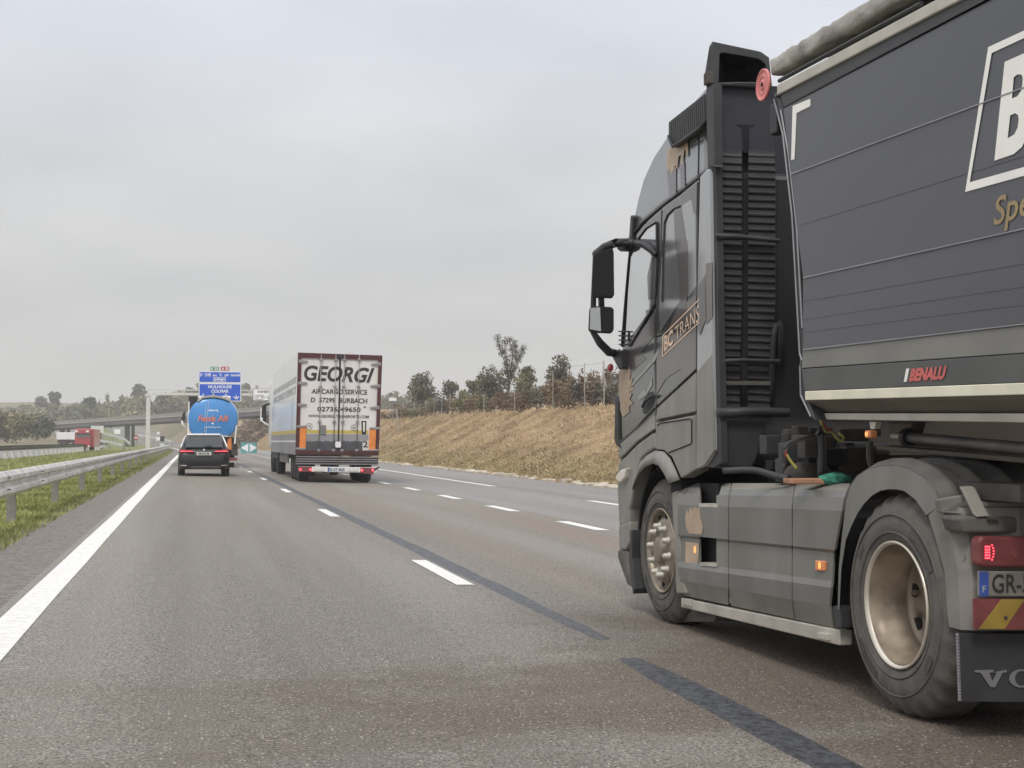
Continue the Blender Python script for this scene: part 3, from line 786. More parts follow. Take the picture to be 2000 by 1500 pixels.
for (ax) in (461.5,):
    mb.add([q(ax - .9, 772), q(ax + .9, 772), q(ax + .9, 780), q(ax - .9, 780)], [(0, 1, 2, 3)])
    mb.add([q(ax - 6, 775), q(ax - 4.6, 774), q(ax, 778), q(ax + 4.6, 774), q(ax + 6, 775), q(ax, 781)], [(0, 1, 2, 5), (2, 3, 4, 5)])
mb.build('arrow', 'sign_white', s2, recalc=False)
s3 = gsign('route_sign', 'small green plate reading E 25 on top of the blue sign')
panel('backing', 410.5, 716.3, 427.5, 723.8, 'sign_green', s3, border=.6)
gtext(s3, 'sign_white', [('E 25', 412, 717.3, 426, 722.8, .03)], yt)
s4 = gsign('route_sign', 'small red plate reading A 35 on top of the blue sign')
panel('backing', 431, 716.3, 448, 723.8, 'sign_red', s4, border=.6)
gtext(s4, 'sign_white', [('A 35', 432.5, 717.3, 446.5, 722.8, .03)], yt)
s5 = gsign('exit_sign', 'white overhead panel reading INNENHEIM with black arrow, half hidden by the white lorry')
panel('backing', 494.5, 760.5, 548, 781.8, 'sign_white', s5, border=.9, bm='black_lettering')
gtext(s5, 'black_lettering', [('INNENHEIM', 503.5, 762.5, 545, 767.5, .02), ('n° 9', 500, 773.2, 513.5, 778, .02)], yt)
mb = MB(); yy_ = yt
def cap(cx, cy, w, h, n=10):
    P = []
    for s_ in (1, -1):
        for k in range(n + 1):
            a_ = -math.pi / 2 + math.pi * k / n; P.append((cx + s_ * (w / 2 - h / 2 + h / 2 * math.cos(a_)), cy + s_ * h / 2 * math.sin(a_)))
    return P
ringpoly(mb, [q(*k) for k in cap(506.5, 776, 20, 9)], [q(*k) for k in cap(506.5, 776, 18.4, 7.4)]).build('number_ring', 'black_lettering', s5, recalc=False)
mb = MB().add([q(524.6, 771.5), q(526.4, 771.5), q(526.4, 780.5), q(524.6, 780.5), q(519.5, 775), q(520.5, 774)], [(0, 1, 2, 3), (4, 5, 3, 2)])
mb.build('arrow', 'black_lettering', s5, recalc=False)

# ---- gore nose with turquoise chevron sign
p = ony(486, 884, 149); z0 = ony(486, 886, 149).z
gs = thing('gore_sign', (p.x, 149, z0), 'turquoise rounded gore sign with two white triangles where the exit splits', 'road sign')
rows = []
for k in range(13):
    a_ = math.pi * (k / 12 - .5); x = p.x + .82 * math.sin(a_); y = 149 - .35 * math.cos(a_)
    rows.append([(x, y, z0 + .05), (x, y, z0 + 1.18)])
MB().grid(rows).build('board', 'sign_turquoise', gs, solid=.04)
for s_ in (-1, 1):
    ts = [math.pi * (v - .5) for v in ((.47, .44, .38, .30, .20, .12) if s_ < 0 else (.53, .56, .62, .70, .80, .88))]
    P0, P1 = [], []
    for i, a_ in enumerate(ts):
        f_ = 1 - i / 5.0; x = p.x + .87 * math.sin(a_); y = 149 - .40 * math.cos(a_)
        P0.append((x, y, z0 + .62 - .5 * f_)); P1.append((x, y, z0 + .62 + .5 * f_))
    MB().grid([P0, P1]).build('triangle', 'sign_white', gs, solid=.02)

# ---- small far signs and devices
def small_sign(px, py, w, h, Y, label, m, name='road_sign', post_to=None, shape='rect', extra=None):
    c = ony(px, py, Y); t_ = thing(name, (c.x, Y, gz(c.x - bend(Y), Y)), label, 'road sign')
    ww, hh = w / FPX * Y / 2, h / FPX * Y / 2
    if shape == 'disc':
        MB().lathe([(.001, -.03), (ww, -.03), (ww, .03), (.001, .03)], c, 'Y', 20).build('disc', m, t_)
        if extra: MB().box(c.x - ww * .72, c.x + ww * .72, Y - .06, Y - .04, c.z - ww * .2, c.z + ww * .2).build('bar', 'sign_white', t_)
    else:
        MB().box(c.x - ww, c.x + ww, Y - .04, Y + .04, c.z - hh, c.z + hh).build('panel', m, t_)
    MB().tube([(c.x, Y + .12, gz(c.x - bend(Y), Y) - .3), (c.x, Y + .12, c.z)], .06, 6).build('post', 'galv_post', t_)
    return t_
small_sign(229, 843, 11, 9, 255, 'pale pinkish rectangular sign standing under the bridge beside the pillar', 'sign_white')
small_sign(127, 861, 10, 10, 215, 'red round no entry sign in front of the red lorry', 'sign_red', shape='disc', extra=1)
small_sign(266, 855, 9, 9, 240, 'round no entry sign beside the bridge pillar', 'sign_red', shape='disc', extra=1)
small_sign(309, 846, 6, 6, 190, 'small white round sign above the checked board', 'sign_white', shape='disc')
small_sign(317, 857, 8, 10, 189, 'dark board in the cluster of signs by the median', 'black_lettering')
small_sign(309, 857, 7, 7, 188, 'small white board beside the dark one in the median', 'sign_white')
small_sign(316.5, 871, 7, 9, 187, 'pale blue kilometre board low in the median', 'sky_blue_panel')
p = ony(190, 839, 232)
t_ = thing('overhead_sign', (p.x, 232, gz(p.x, 232)), 'pale grey back of a large sign on a dark post behind the red lorry', 'road sign')
w_ = 11.5 / FPX * 232
MB().box(p.x - w_, p.x + w_, 231.9, 232.1, p.z - 6 / FPX * 232, p.z + 7 / FPX * 232).build('panel', 'gantry_steel', t_)
MB().box(p.x - .05, p.x + .6, 232.12, 232.5, gz(p.x, 232) - .3, p.z).build('post', 'chassis', t_)

# ================================================================== THE DARK TRACTOR AND ITS TIPPER TRAILER
random.seed(3)
XS = 3.2
def S(x, y, X=XS): return onx(x, y, X)
def poly_on(pts, X=XS): return [S(a, b, X) for a, b in pts]
TY = 7.6
tr = thing('tractor_unit', (XS + 1.25, TY, -.1), 'dark grey lorry tractor with tan camouflage patches, pulling the dark tipper trailer close beside us', 'lorry')
def slab(name, pts, m, parent, X=XS, depth=.06, bevel=.012, lift=0.0):
    return MB().prism(poly_on(pts, X - lift), (depth, 0, 0)).build(name, m, parent, bevel=bevel)
def wheel(parent, c, R, rim_r, lip, dish, hub, w=.30, dual=False):
    """Tyre and rim about the X axis; the outer face looks towards -X at c.x."""
    host = bpy.data.objects.new('wheel', None); COL.objects.link(host); host.parent = parent; host.empty_display_size = .2
    host.location = Vector(c) - W[parent]; W[host] = Vector(c)
    def shoulder(i, j): return (-.014 if (j // 2) % 2 and i in (4, 5) else 0)
    n = 120
    prof = [(rim_r, .012), (rim_r + .02, -.004), (rim_r + .075, -.016), (R - .075, -.006), (R - .02, .028), (R, .06), (R, w - .06), (R - .02, w - .028), (R - .08, w), (rim_r, w - .01)]
    t_ = MB().lathe(prof, c, 'X', n, 0, shoulder)
    for k in range(4):
        pass
    ty = t_.build('tyre', 'rubber', host, smooth=False)
    for p_ in ty.data.polygons: p_.use_smooth = True
    # moulded ridges of the sidewall
    rg = MB()
    for r_ in (rim_r + .045, R - .10):
        rg.lathe([(r_ - .004, -.012), (r_ - .002, -.0165), (r_ + .002, -.0165), (r_ + .004, -.010)], c, 'X', 90)
    rg.build('sidewall_ring', 'rubber', host, smooth=True)
    for a0, a1 in ((25, 62), (205, 238), (120, 132), (300, 312)):
        rows = []
        for k in range(13):
            a_ = rad(a0 + (a1 - a0) * k / 12); rr0, rr1 = R - .155, R - .115
            if k % 4 == 3: rr0 += .016
            rows.append([(c[0] - .0195, c[1] - math.sin(a_) * rr0, c[2] + math.cos(a_) * rr0), (c[0] - .017, c[1] - math.sin(a_) * rr1, c[2] + math.cos(a_) * rr1)])
        MB().grid(rows).build('sidewall_marking', 'rubber_mark', host)
    if dual:
        c2 = (c[0] + w + .05, c[1], c[2])
        MB().lathe(prof, c2, 'X', 60).build('tyre', 'rubber', host, smooth=True)
    MB().lathe([(rim_r - .012, .022), (rim_r + .006, .004), (rim_r + .006, -.008), (rim_r - .002, -.012), (rim_r - .012, .006)], c, 'X', 72).build('rim_lip', lip, host, smooth=True)
    if hub == 'deep':
        pr = [(rim_r - .014, .010), (rim_r - .022, .05), (rim_r - .034, .075), (rim_r - .036, .12), (rim_r - .052, .145), (rim_r - .050, .185), (rim_r - .056, .20), (.20, .212), (.14, .215), (.001, .215)]
        rm = MB().lathe(pr, c, 'X', 72).build('rim', 'dusty_rim', host, smooth=True)
        for k in range(10):
            a_ = 2 * math.pi * k / 10 + .2; MB().lathe([(.001, .185), (.016, .185), (.016, .26)], (c[0], c[1] + .168 * math.cos(a_), c[2] + .168 * math.sin(a_)), 'X', 6).build('wheel_nut', 'hub_metal', host)
        for k in range(8):
            a_ = 2 * math.pi * k / 8 + .2; MB().lathe([(.001, .204), (.034, .204), (.034, .25)], (c[0], c[1] + .205 * math.cos(a_), c[2] + .205 * math.sin(a_)), 'X', 12).build('vent_hole', 'void_black', host)
    else:
        pr = [(rim_r - .012, .006), (rim_r - .024, .04), (rim_r - .04, .055), (rim_r - .055, .028), (.205, .004), (.15, -.010), (.145, .0), (.10, .0), (.095, -.026), (.072, -.038), (.001, -.038)]
        rm = MB().lathe(pr, c, 'X', 72).build('rim', 'hub_metal', host, smooth=True)
        for k in range(10):
            a_ = 2 * math.pi * k / 10 + .15; q_ = (c[0], c[1] + .172 * math.cos(a_), c[2] + .172 * math.sin(a_))
            MB().lathe([(.001, -.052), (.014, -.050), (.020, -.042), (.022, -.012), (.028, -.008), (.028, 0)], q_, 'X', 12).build('wheel_nut', 'aluminium', host, smooth=True)
        for k in range(10):
            a_ = 2 * math.pi * k / 10 + .46; MB().lathe([(.001, .018), (.020, .018), (.020, .03)], (c[0], c[1] + .245 * math.cos(a_), c[2] + .245 * math.sin(a_)), 'X', 10).build('vent_hole', 'void_black', host)
    return host
hf = S(1283, 1075); hr = S(1752, 1181)
wheel(tr, (XS + .035, hf.y, hf.z), .515, .292, 'dusty_rim', .05, 'hub', w=.31)
wheel(tr, (XS - .005, hr.y, hr.z), .518, .290, 'rim_lip', .2, 'deep', w=.28, dual=True)
for c_ in ((XS + 2.15, hf.y, hf.z - .05), (XS + 1.85, hr.y, hr.z - .05)):
    MB().lathe([(.28, 0), (.46, 0), (.515, .05), (.515, .26), (.46, .31), (.28, .31)], c_, 'X', 40).build('tyre', 'rubber_dark', tr, smooth=True)

# ---- cab: a lofted shell whose left side follows the photo's outline
roof = [(1379, 166), (1345, 208), (1304, 262), (1276, 304), (1256, 348), (1245, 388), (1236, 430), (1228, 478), (1221, 540), (1216, 610), (1212, 690), (1208, 735), (1205, 790), (1207, 880), (1205, 960), (1206, 1040), (1207, 1095), (1216, 1118), (1225, 1142), (1238, 1152)]
# main side skin, split where the panels of the photo are split
inner_dark = [(1236, 430), (1395, 330), (1398, 905), (1330, 935), (1310, 900), (1289, 880), (1262, 892), (1240, 930), (1226, 1000), (1226, 1050), (1210, 1050), (1208, 800), (1214, 660)]
MB().prism(poly_on(inner_dark, XS + .05), (2.35, 0, 0)).build('cab_shell', 'cab_paint', tr, bevel=.05, seg=3)
up = [(1379, 168), (1345, 208), (1304, 262), (1276, 304), (1256, 348), (1245, 388), (1236, 430), (1235, 458), (1256, 433), (1295, 400), (1329, 374), (1379, 335)]
# the roof leans inward towards the top: each point gets its own depth
def lean(pts, base_y=470, k=.00042): return [S(a, b, XS + max(0, base_y - b) * k) for a, b in pts]
MB().prism(lean(up), (2.2, 0, 0)).build('roof', 'roof_sky_tone', tr, bevel=.03, seg=3)
MB().tube([p + Vector((-.004, 0, 0)) for p in lean([(1216, 677), (1222, 600), (1229, 520), (1235, 462), (1256, 435), (1295, 402), (1329, 376), (1379, 338)])], .012, 6).build('roof_gutter', 'black_plastic', tr)
MB().tube([p + Vector((-.003, 0, 0)) for p in lean([(1366, 252), (1364, 346)])], .004, 4).build('roof_seam', 'black_plastic', tr)
# door
door = [(1235, 466), (1256, 439), (1292, 407), (1289, 500), (1279, 655), (1278, 704), (1281, 793), (1215, 860), (1207, 800), (1208, 735), (1214, 690), (1222, 600)]
dr = slab('door', door, 'cab_paint', tr, X=XS, depth=.08, bevel=.010)
low = [(1281, 796), (1278, 812), (1276, 839), (1244, 862), (1209, 897), (1207, 868), (1215, 863)]
MB().prism([S(a, b, XS - (.012 if b > 812 else 0)) for a, b in low], (.1, 0, 0)).build('door_sill', 'cab_dust', dr, bevel=.008)
MB().tube([S(1281, 794, XS - .004), S(1248, 829, XS - .01), S(1215, 861, XS - .004)], .012, 6).build('door_crease', 'cab_paint', dr, smooth=True)
glass = [(1230, 503), (1249, 466), (1262, 448), (1280, 437), (1281, 520), (1278, 590), (1256, 625), (1228, 664), (1222, 664)]
MB().prism(poly_on(glass, XS - .004), (.01, 0, 0)).build('door_window', 'pale_glass', dr)
MB().tube(poly_on([(1282, 436), (1283, 520), (1279, 594), (1230, 676)], XS - .008), .008, 5).build('window_seal', 'black_plastic', dr)
MB().tube(poly_on([(1230, 500), (1249, 463), (1262, 446), (1281, 434)], XS - .008), .007, 5).build('window_seal', 'black_plastic', dr)
# dark patches on the pane, standing in for the mirror on the other side of the cab
MB().prism(poly_on([(1272, 503), (1281, 500), (1281, 582), (1266, 586), (1264, 540)], XS - .0062), (.002, 0, 0)).build('pane_patch', 'rear_glass', dr)
MB().prism(poly_on([(1268, 604), (1276, 598), (1262, 618), (1261, 606)], XS - .0062), (.002, 0, 0)).build('pane_patch', 'rear_glass', dr)
hm = MB().prism(poly_on([(1254, 803), (1256, 783), (1264, 768), (1275, 764), (1278, 772), (1276, 792), (1262, 808), (1256, 809)], XS - .004), (.02, 0, 0))
hd = hm.build('door_handle', 'black_plastic', dr, bevel=.004)
MB().tube(poly_on([(1255, 795), (1259, 785), (1267, 777), (1274, 773)], XS - .028), .012, 6).build('handle_grip', 'grey_plastic', dr, smooth=True)
# sleeper side panels and rear air deflector
slp = [(1294, 405), (1329, 380), (1362, 352), (1360, 571), (1359, 722), (1283, 793), (1281, 704), (1282, 655), (1291, 507)]
s_ = slab('sleeper_panel', slp, 'cab_paint', tr, X=XS, depth=.08, bevel=.008)
blind = [(1296, 470), (1300, 430), (1312, 412), (1330, 403), (1358, 384), (1359, 560), (1346, 578), (1330, 588), (1318, 602), (1303, 624), (1288, 648), (1288, 560)]
MB().prism(poly_on(blind, XS - .003), (.01, 0, 0)).build('blind_panel', 'cab_sky_sheen', s_, bevel=.003)  # outline widened to carry the pale sky reflection on the sleeper
MB().tube(poly_on([(1294, 590), (1296, 500), (1298, 436), (1304, 420), (1316, 408), (1328, 403)], XS - .006), .008, 5).build('window_seal', 'black_plastic', s_)
MB().tube(poly_on([(1280, 658), (1320, 646), (1360, 633.5)], XS - .002), .006, 4).build('panel_seam', 'void_black', s_)
lowp = [(1283, 797), (1359, 727), (1358, 804), (1281, 820)]
MB().prism([S(a, b, XS - .006) for a, b in lowp], (.1, 0, 0)).build('crease_panel', 'cab_dust', s_, bevel=.006)
step = [(1281, 826), (1357, 811), (1357, 918), (1330, 934), (1312, 893), (1297, 880), (1280, 878)]
st_ = MB().prism([S(a, b, XS - .008) for a, b in step], (.1, 0, 0)).build('lower_panel', 'cab_dust', tr, bevel=.008)
hat = [(1284, 831), (1288, 827), (1346, 818), (1351, 820), (1351, 864), (1347, 868), (1306, 884)]
MB().tube(poly_on(hat, XS - .0105), .0045, 4).build('hatch_seam', 'void_black', st_)
df = [(1362, 255), (1366, 345), (1379, 330), (1388, 330), (1392, 640), (1396, 880), (1377, 911), (1359, 918), (1361, 571)]
dfl = [S(a, b, XS - .006 + max(0, 1372 - a) * .0004) for a, b in df[1:]]
d_ = MB().prism(dfl, (.05, 0, 0)).build('air_deflector', 'cab_sky_sheen', tr, bevel=.015, seg=3)
MB().prism([S(a, b, XS - .009) for a, b in ((1361, 726), (1391, 690), (1395, 880), (1376, 909), (1359.5, 916))], (.03, 0, 0)).build('dusty_panel', 'cab_dust', d_, bevel=.006)
MB().prism([S(a, b, XS + .012) for a, b in ((1385, 325), (1397, 325), (1402, 640), (1408, 905), (1394, 914), (1377, 912), (1395, 885), (1392, 640))], (.05, 0, 0)).build('rubber_edge', 'grey_plastic', d_, bevel=.006)
MB().prism([S(a, b, XS - .012) for a, b in ((1379, 167), (1393, 164), (1395, 322), (1396, 326), (1382, 327), (1380, 250))], (.06, 0, 0)).build('edge_strip', 'grey_plastic', d_, bevel=.006)
# slatted box at the roof's side
gr = [(1305, 238), (1376, 182), (1378, 240), (1367, 253), (1318, 288), (1310, 285), (1305, 262)]
gb_ = MB().prism(lean(gr, k=.0002), (.10, 0, 0)).build('side_grille', 'black_plastic', tr, bevel=.01)
mb = MB()
for k in range(17):
    x = 1308 + k * 4.05; t_ = k / 16
    mb.prism(lean([(x, 238 - t_ * 52), (x + 1.7, 237 - t_ * 52), (x + 3.7, 280 - t_ * 33), (x + 2, 281 - t_ * 33)], k=.00015), (.01, 0, 0))
mb.build('slats', 'grey_plastic', gb_)
MB().tube(lean([(1306, 266), (1314, 286), (1340, 270), (1367, 250), (1377, 238)], k=.00012), .014, 6).build('grille_frame', 'black_plastic', gb_, smooth=True)
# front corner deflector, visor, indicator
slab('corner_deflector', [(1201, 772), (1208, 784), (1209, 860), (1216, 879), (1203, 871), (1199, 860)], 'black_plastic', tr, X=XS - .015, depth=.12)
MB().prism(poly_on([(1228, 466), (1231, 423), (1233, 420), (1236, 424), (1234, 466)], XS - .02), (.5, 0, 0)).build('sun_visor', 'black_plastic', tr, bevel=.006)
MB().prism(poly_on([(1202, 929), (1211, 918), (1223, 914), (1219, 933), (1211, 942), (1204, 940)], XS - .04), (.08, 0, 0)).build('indicator', 'clear_lens', tr, bevel=.012, seg=3)
# front wheel arch
arch_o = [(1206, 925), (1211, 903), (1232, 888), (1250, 896), (1265, 886), (1282, 879), (1296, 881), (1309, 895), (1328, 937), (1309, 944), (1297, 921), (1289, 908), (1276, 903), (1260, 911), (1245, 928), (1236, 955), (1229, 994), (1227, 1030), (1210, 1030), (1206, 960)]
fa = [(1207, 905), (1244, 867), (1276, 843), (1279, 876), (1264, 885), (1250, 898), (1243, 930), (1228, 995), (1227, 1022), (1209, 1030), (1205, 960)]
MB().prism([S(a, b, XS - .004) for a, b in fa], (.12, 0, 0)).build('front_wing', 'cab_dust', tr, bevel=.02, seg=3)
lip_o = [(1243, 930), (1252, 903), (1266, 889), (1282, 880), (1296, 882), (1308, 895), (1318, 916), (1327, 937)]
lip_i = [(1236, 956), (1246, 927), (1261, 910), (1276, 904), (1288, 908), (1297, 922), (1303, 933), (1308, 944)]
mb = MB(); a = [S(x, y, XS - .02) for x, y in lip_o]; b = [S(x, y, XS - .035) for x, y in lip_i]; c_ = [S(x, y, XS + .12) for x, y in lip_i]
mb.grid([a, b, c_]); mb.build('arch_lip', 'cab_dust', tr, solid=.015, smooth=True)
bp = [(1209, 1024), (1228, 1016), (1230, 1062), (1225, 1072), (1211, 1072)]
slab('bumper_end', [(1208, 1026), (1228, 1018), (1230, 1060), (1222, 1074), (1209, 1074)], 'cab_dust', tr, X=XS - .004, depth=.3, bevel=.015)
slab('bumper_step', [(1206, 1074), (1224, 1076), (1226, 1100), (1236, 1150), (1224, 1141), (1215, 1116), (1206, 1090)], 'dusty_plastic', tr, X=XS, depth=.4, bevel=.015)
slab('mud_guard', [(1230, 1035), (1235, 1035), (1234, 1090), (1240, 1150), (1236, 1160), (1228, 1095)], 'grey_plastic', tr, X=XS, depth=.25, bevel=.004)
# arch liner, dark inside
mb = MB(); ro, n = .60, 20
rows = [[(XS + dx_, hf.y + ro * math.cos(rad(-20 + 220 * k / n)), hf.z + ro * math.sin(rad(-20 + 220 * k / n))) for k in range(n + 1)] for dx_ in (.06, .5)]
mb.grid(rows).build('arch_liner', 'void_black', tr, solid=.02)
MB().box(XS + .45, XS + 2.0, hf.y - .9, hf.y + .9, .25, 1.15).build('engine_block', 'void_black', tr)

# ---- camouflage and lettering on the cab side
cm = [('camo_beige', [(1209, 726), (1218, 714), (1228, 716), (1232, 728), (1229, 742), (1236, 738), (1232, 752), (1238, 760), (1224, 768), (1214, 800), (1210, 782)], -.004),
      ('camo_beige', [(1212, 772), (1222, 764), (1234, 769), (1229, 780), (1237, 788), (1228, 794), (1229, 805), (1216, 815), (1211, 800)], -.0055),
      ('camo_pale', [(1236, 745), (1254, 726), (1270, 706), (1280, 690), (1287, 684), (1280, 704), (1264, 722), (1246, 742), (1228, 762)], -.004),
      ('camo_pale', [(1245, 776), (1258, 760), (1262, 764), (1273, 738), (1274, 752), (1262, 772), (1248, 782)], -.004),
      ('camo_taupe', [(1215, 692), (1226, 672), (1256, 640), (1278, 612), (1278, 655), (1250, 690), (1262, 700), (1230, 730), (1212, 716)], -.003)]
for m_, p_, l_ in cm:
    MB().prism(poly_on(p_, XS + l_), (.002, 0, 0)).build('camouflage_patch', m_, dr)
for m_, p_, l_ in [('camo_brown', [(1283, 690), (1300, 660), (1318, 610), (1340, 590), (1359, 575), (1359, 720), (1320, 757), (1330, 720), (1300, 740), (1282, 770)], -.0035),
                   ('camo_taupe', [(1316, 414), (1331, 405), (1342, 470), (1344, 560), (1336, 640), (1330, 640), (1326, 540), (1318, 470)], -.0045),
                   ('camo_taupe', [(1348, 372), (1361, 356), (1360, 420), (1354, 415)], -.0045)]:
    MB().prism(poly_on(p_, XS + l_), (.002, 0, 0)).build('camouflage_patch', m_, s_)
MB().prism([S(a, b, XS + max(0, 470 - b) * .0004 - .006) for a, b in [(1303, 292), (1316, 288), (1330, 281), (1343, 272), (1344, 302), (1340, 306), (1339, 292), (1336, 294), (1333, 322), (1331, 322), (1330, 302), (1325, 306), (1322, 330), (1319, 322), (1311, 340), (1308, 328), (1305, 336), (1302, 325)]], (.002, 0, 0)).build('camouflage_patch', 'camo_beige', tr)
for p_ in ([(1302, 332), (1320, 326), (1320, 384), (1308, 392)], [(1328, 320), (1336, 316), (1338, 372), (1330, 376)]):
    MB().prism([S(a, b, XS + max(0, 470 - b) * .0004 - .005) for a, b in p_], (.002, 0, 0)).build('camouflage_patch', 'camo_taupe', tr)
MB().prism([S(a, b, XS - .0085) for a, b in ((1379, 515), (1391, 512), (1391, 620), (1379, 634), (1377, 560))], (.002, 0, 0)).build('camouflage_patch', 'camo_brown', d_)
MB().prism([S(a, b, XS - .0085) for a, b in ((1364, 560), (1378, 535), (1380, 620), (1366, 655))], (.002, 0, 0)).build('camouflage_patch', 'camo_taupe', d_)
mb = MB()
fo = [(1294, 655), (1369, 580), (1367, 629), (1293, 698)]; fi = [(1295.6, 656), (1367.6, 584), (1365.8, 627.5), (1294.8, 694)]
ringpoly(mb, poly_on(fo, XS - .0072), poly_on(fi, XS - .0072))
lettering(mb, 'BC', *poly_on([(1297, 657), (1314, 642), (1314, 672), (1297, 688)], XS - .0072), bold=.03)
lettering(mb, 'TRANS', *poly_on([(1318, 640), (1366, 594), (1365, 627), (1320, 664)], XS - .0072), bold=-.012)
mb.build('lettering', 'copper_lettering', s_, recalc=False)

# ---- mirrors
mr_ = MB().prism(poly_on([(1160, 502), (1164, 494), (1196, 482), (1199, 492), (1200, 575), (1197, 581), (1162, 580), (1157, 574), (1158, 540)], XS - .30), (.03, .12, 0)).build('main_mirror', 'mirror_black', tr, bevel=.02, seg=3)
mr2 = MB().prism(poly_on([(1152, 601), (1157, 597), (1194, 599), (1199, 603), (1199, 645), (1194, 650), (1155, 648), (1150, 643)], XS - .30), (.03, .12, 0)).build('wide_angle_mirror', 'mirror_black', tr, bevel=.02, seg=3)
MB().prism([p + Vector((-.002, -.005, 0)) for p in poly_on([(1153, 602), (1172, 600), (1174, 647), (1152, 643)], XS - .30)], (.002, .002, 0)).build('mirror_glass', 'glass', mr2)
arm = MB()
ax = XS - .24
arm.tube([S(1163, 496, ax), S(1182, 482, ax), S(1204, 474, ax), S(1222, 474, XS - .05), S(1232, 484, XS - .02)], [.028, .032, .032, .034, .03], 8)
arm.tube([S(1163, 490, ax), S(1159, 590, ax), S(1159, 650, ax), S(1172, 670, ax), S(1190, 688, XS - .1), S(1211, 690, XS - .02)], [.02, .022, .024, .03, .034, .034], 8)
arm.tube([S(1174, 575, ax), S(1175, 606, ax)], .024, 8)
arm.tube([S(1214, 480, XS - .05), S(1231, 478, XS - .02), S(1240, 472, XS)], [.045, .055, .03], 9)
arm.build('mirror_arm', 'black_plastic', mr_, smooth=True)
MB().prism(poly_on([(1188, 684), (1212, 684), (1214, 720), (1208, 722)], XS - .06), (.10, 0, 0)).build('mirror_bracket', 'black_plastic', tr, bevel=.01)
am2 = MB()
am2.tube(poly_on([(1243, 474), (1258, 478), (1272, 488), (1280, 497)], XS - .03), [.026, .028, .026, .02], 7)
am2.build('grab_bar', 'black_plastic', tr, smooth=True)
MB().sphere(S(1192, 718, XS - .08), .033, .7, 1, 1, 16).build('marker_lamp', 'lamp_red', tr, smooth=True)
a_ = MB().tube(poly_on([(1216, 646), (1215, 676)], XS - .03), .010, 6)
for k in range(4): a_.tube(poly_on([(1209, 647 + k * 8.5), (1223, 648 + k * 8.5)], XS - .03), .006, 5)
a_.build('spring_mount', 'black_plastic', tr)

# ---- roof deflector seen from behind, open and dark inside
yb_ = S(1390, 120).y
def Bk(x, y, Y=yb_): return ony(x, y, Y)
ro_ = [(1388, 92), (1393, 83), (1478, 102), (1486, 104), (1500, 114), (1506, 170), (1381, 164), (1379, 148)]
ri_ = [(1404, 108), (1406, 104), (1414, 103), (1476, 114), (1484, 117), (1494, 126), (1500, 168), (1402, 163)]
mb = MB(); ringpoly(mb, [Bk(*p) for p in ro_], [Bk(*p) for p in ri_])
n = len(ro_)
ro2 = [Bk(*p) + Vector((.42 if i in (0, 1, 6, 7) else 0, .75, -.20 if i < 5 else 0)) for i, p in enumerate(ro_)]
mb.add([Bk(*p) for p in ro_] + ro2, [(i, (i + 1) % n, n + (i + 1) % n, n + i) for i in range(n)])
rdf = mb.build('roof_deflector', 'grey_plastic', tr, solid=.02)
MB().prism([Bk(*p) + Vector((.16, .30, -.03)) for p in ri_], (0, .05, 0)).add([Bk(*p) + Vector((0, .025, 0)) for p in ri_] + [Bk(*p) + Vector((.16, .30, -.03)) for p in ri_], [(i, (i + 1) % 8, 8 + (i + 1) % 8, 8 + i) for i in range(8)]).build('deflector_cavity', 'void_black', rdf)
MB().box(*(lambda p, q: (p.x, q.x, p.y - .02, p.y + .05, q.z, p.z))(Bk(1379, 140), Bk(1394, 165))).build('hinge', 'chassis', rdf, bevel=.008)
mb = MB()
for k in range(7): mb.sphere(Bk(1385 - .6 * k + .8, 100 + k * 8, yb_ - .01), .006, n=6)
mb.build('rivets', 'chassis', rdf)

# ---- cab back wall with the two ribbed air ducts, in the shade between cab and trailer
YB = yb_ + .12
def K(x, y, Y=YB): return ony(x, y, Y)
wl = [(1394, 164), (1440, 163), (1508, 168), (1620, 172), (1620, 900), (1402, 905)]
bw = MB().prism([K(*p) for p in wl], (0, .06, 0)).build('cab_back', 'navy_dark', tr)
Yd = YB - .10
for x0, x1, xt in ((1402, 1450, 6), (1459, 1515, 2)):
    mb = MB(); rows = []
    ya, yz_ = 292, 800
    nrib = 35
    for k in range(nrib * 6 + 1):
        t_ = k / (nrib * 6); y_ = ya + (yz_ - ya) * t_
        sh = (x1 - 1402) / 113.0 * (-10) * sm(.55, .9, t_)
        o_ = (0, .001, .002, .003, .014, .012)[k % 6]
        fade = sm(0, .05, t_)
        rows.append([K(x0 + xt * (1 - t_), y_ + 1, Yd + .06), K(x0 + xt * (1 - t_) + 1, y_, Yd - o_ * fade), K(x1 + sh - 1, y_ + 2, Yd - o_ * fade), K(x1 + sh, y_ + 3, Yd + .06)])
    mb.grid(rows)
    mb.build('ribbed_duct', 'grey_plastic', tr)
cv = MB().prism([K(*p, Yd + .02) for p in ((1398, 168), (1440, 163), (1505, 166), (1515, 298), (1402, 296))], (0, .05, 0)).build('duct_hood', 'navy_dark', tr, bevel=.01)
MB().prism([K(*p, Yd + .017) for p in ((1436, 243), (1476, 244), (1470, 248), (1463, 249), (1464, 298), (1452, 298), (1449, 249), (1444, 247))], (0, .02, 0)).build('hood_slot', 'void_black', cv)
MB().tube([K(1402, 165, Yd), K(1440, 163.5, Yd), K(1480, 164, Yd), K(1506, 167, Yd)], .012, 6).build('hood_rim', 'grey_plastic', cv)
for pth in ([(1398, 460), (1440, 462), (1500, 468), (1522, 470)], [(1404, 705), (1450, 704), (1522, 706)]):
    MB().tube([K(a, b, Yd - .06) for a, b in pth], .016, 7).build('grab_rail', 'grey_plastic', tr, smooth=True)
MB().prism([K(*p, Yd - .03) for p in ((1402, 744), (1505, 744), (1505, 752), (1402, 752))], (0, .03, 0)).build('duct_clamp', 'dusty_plastic', tr)
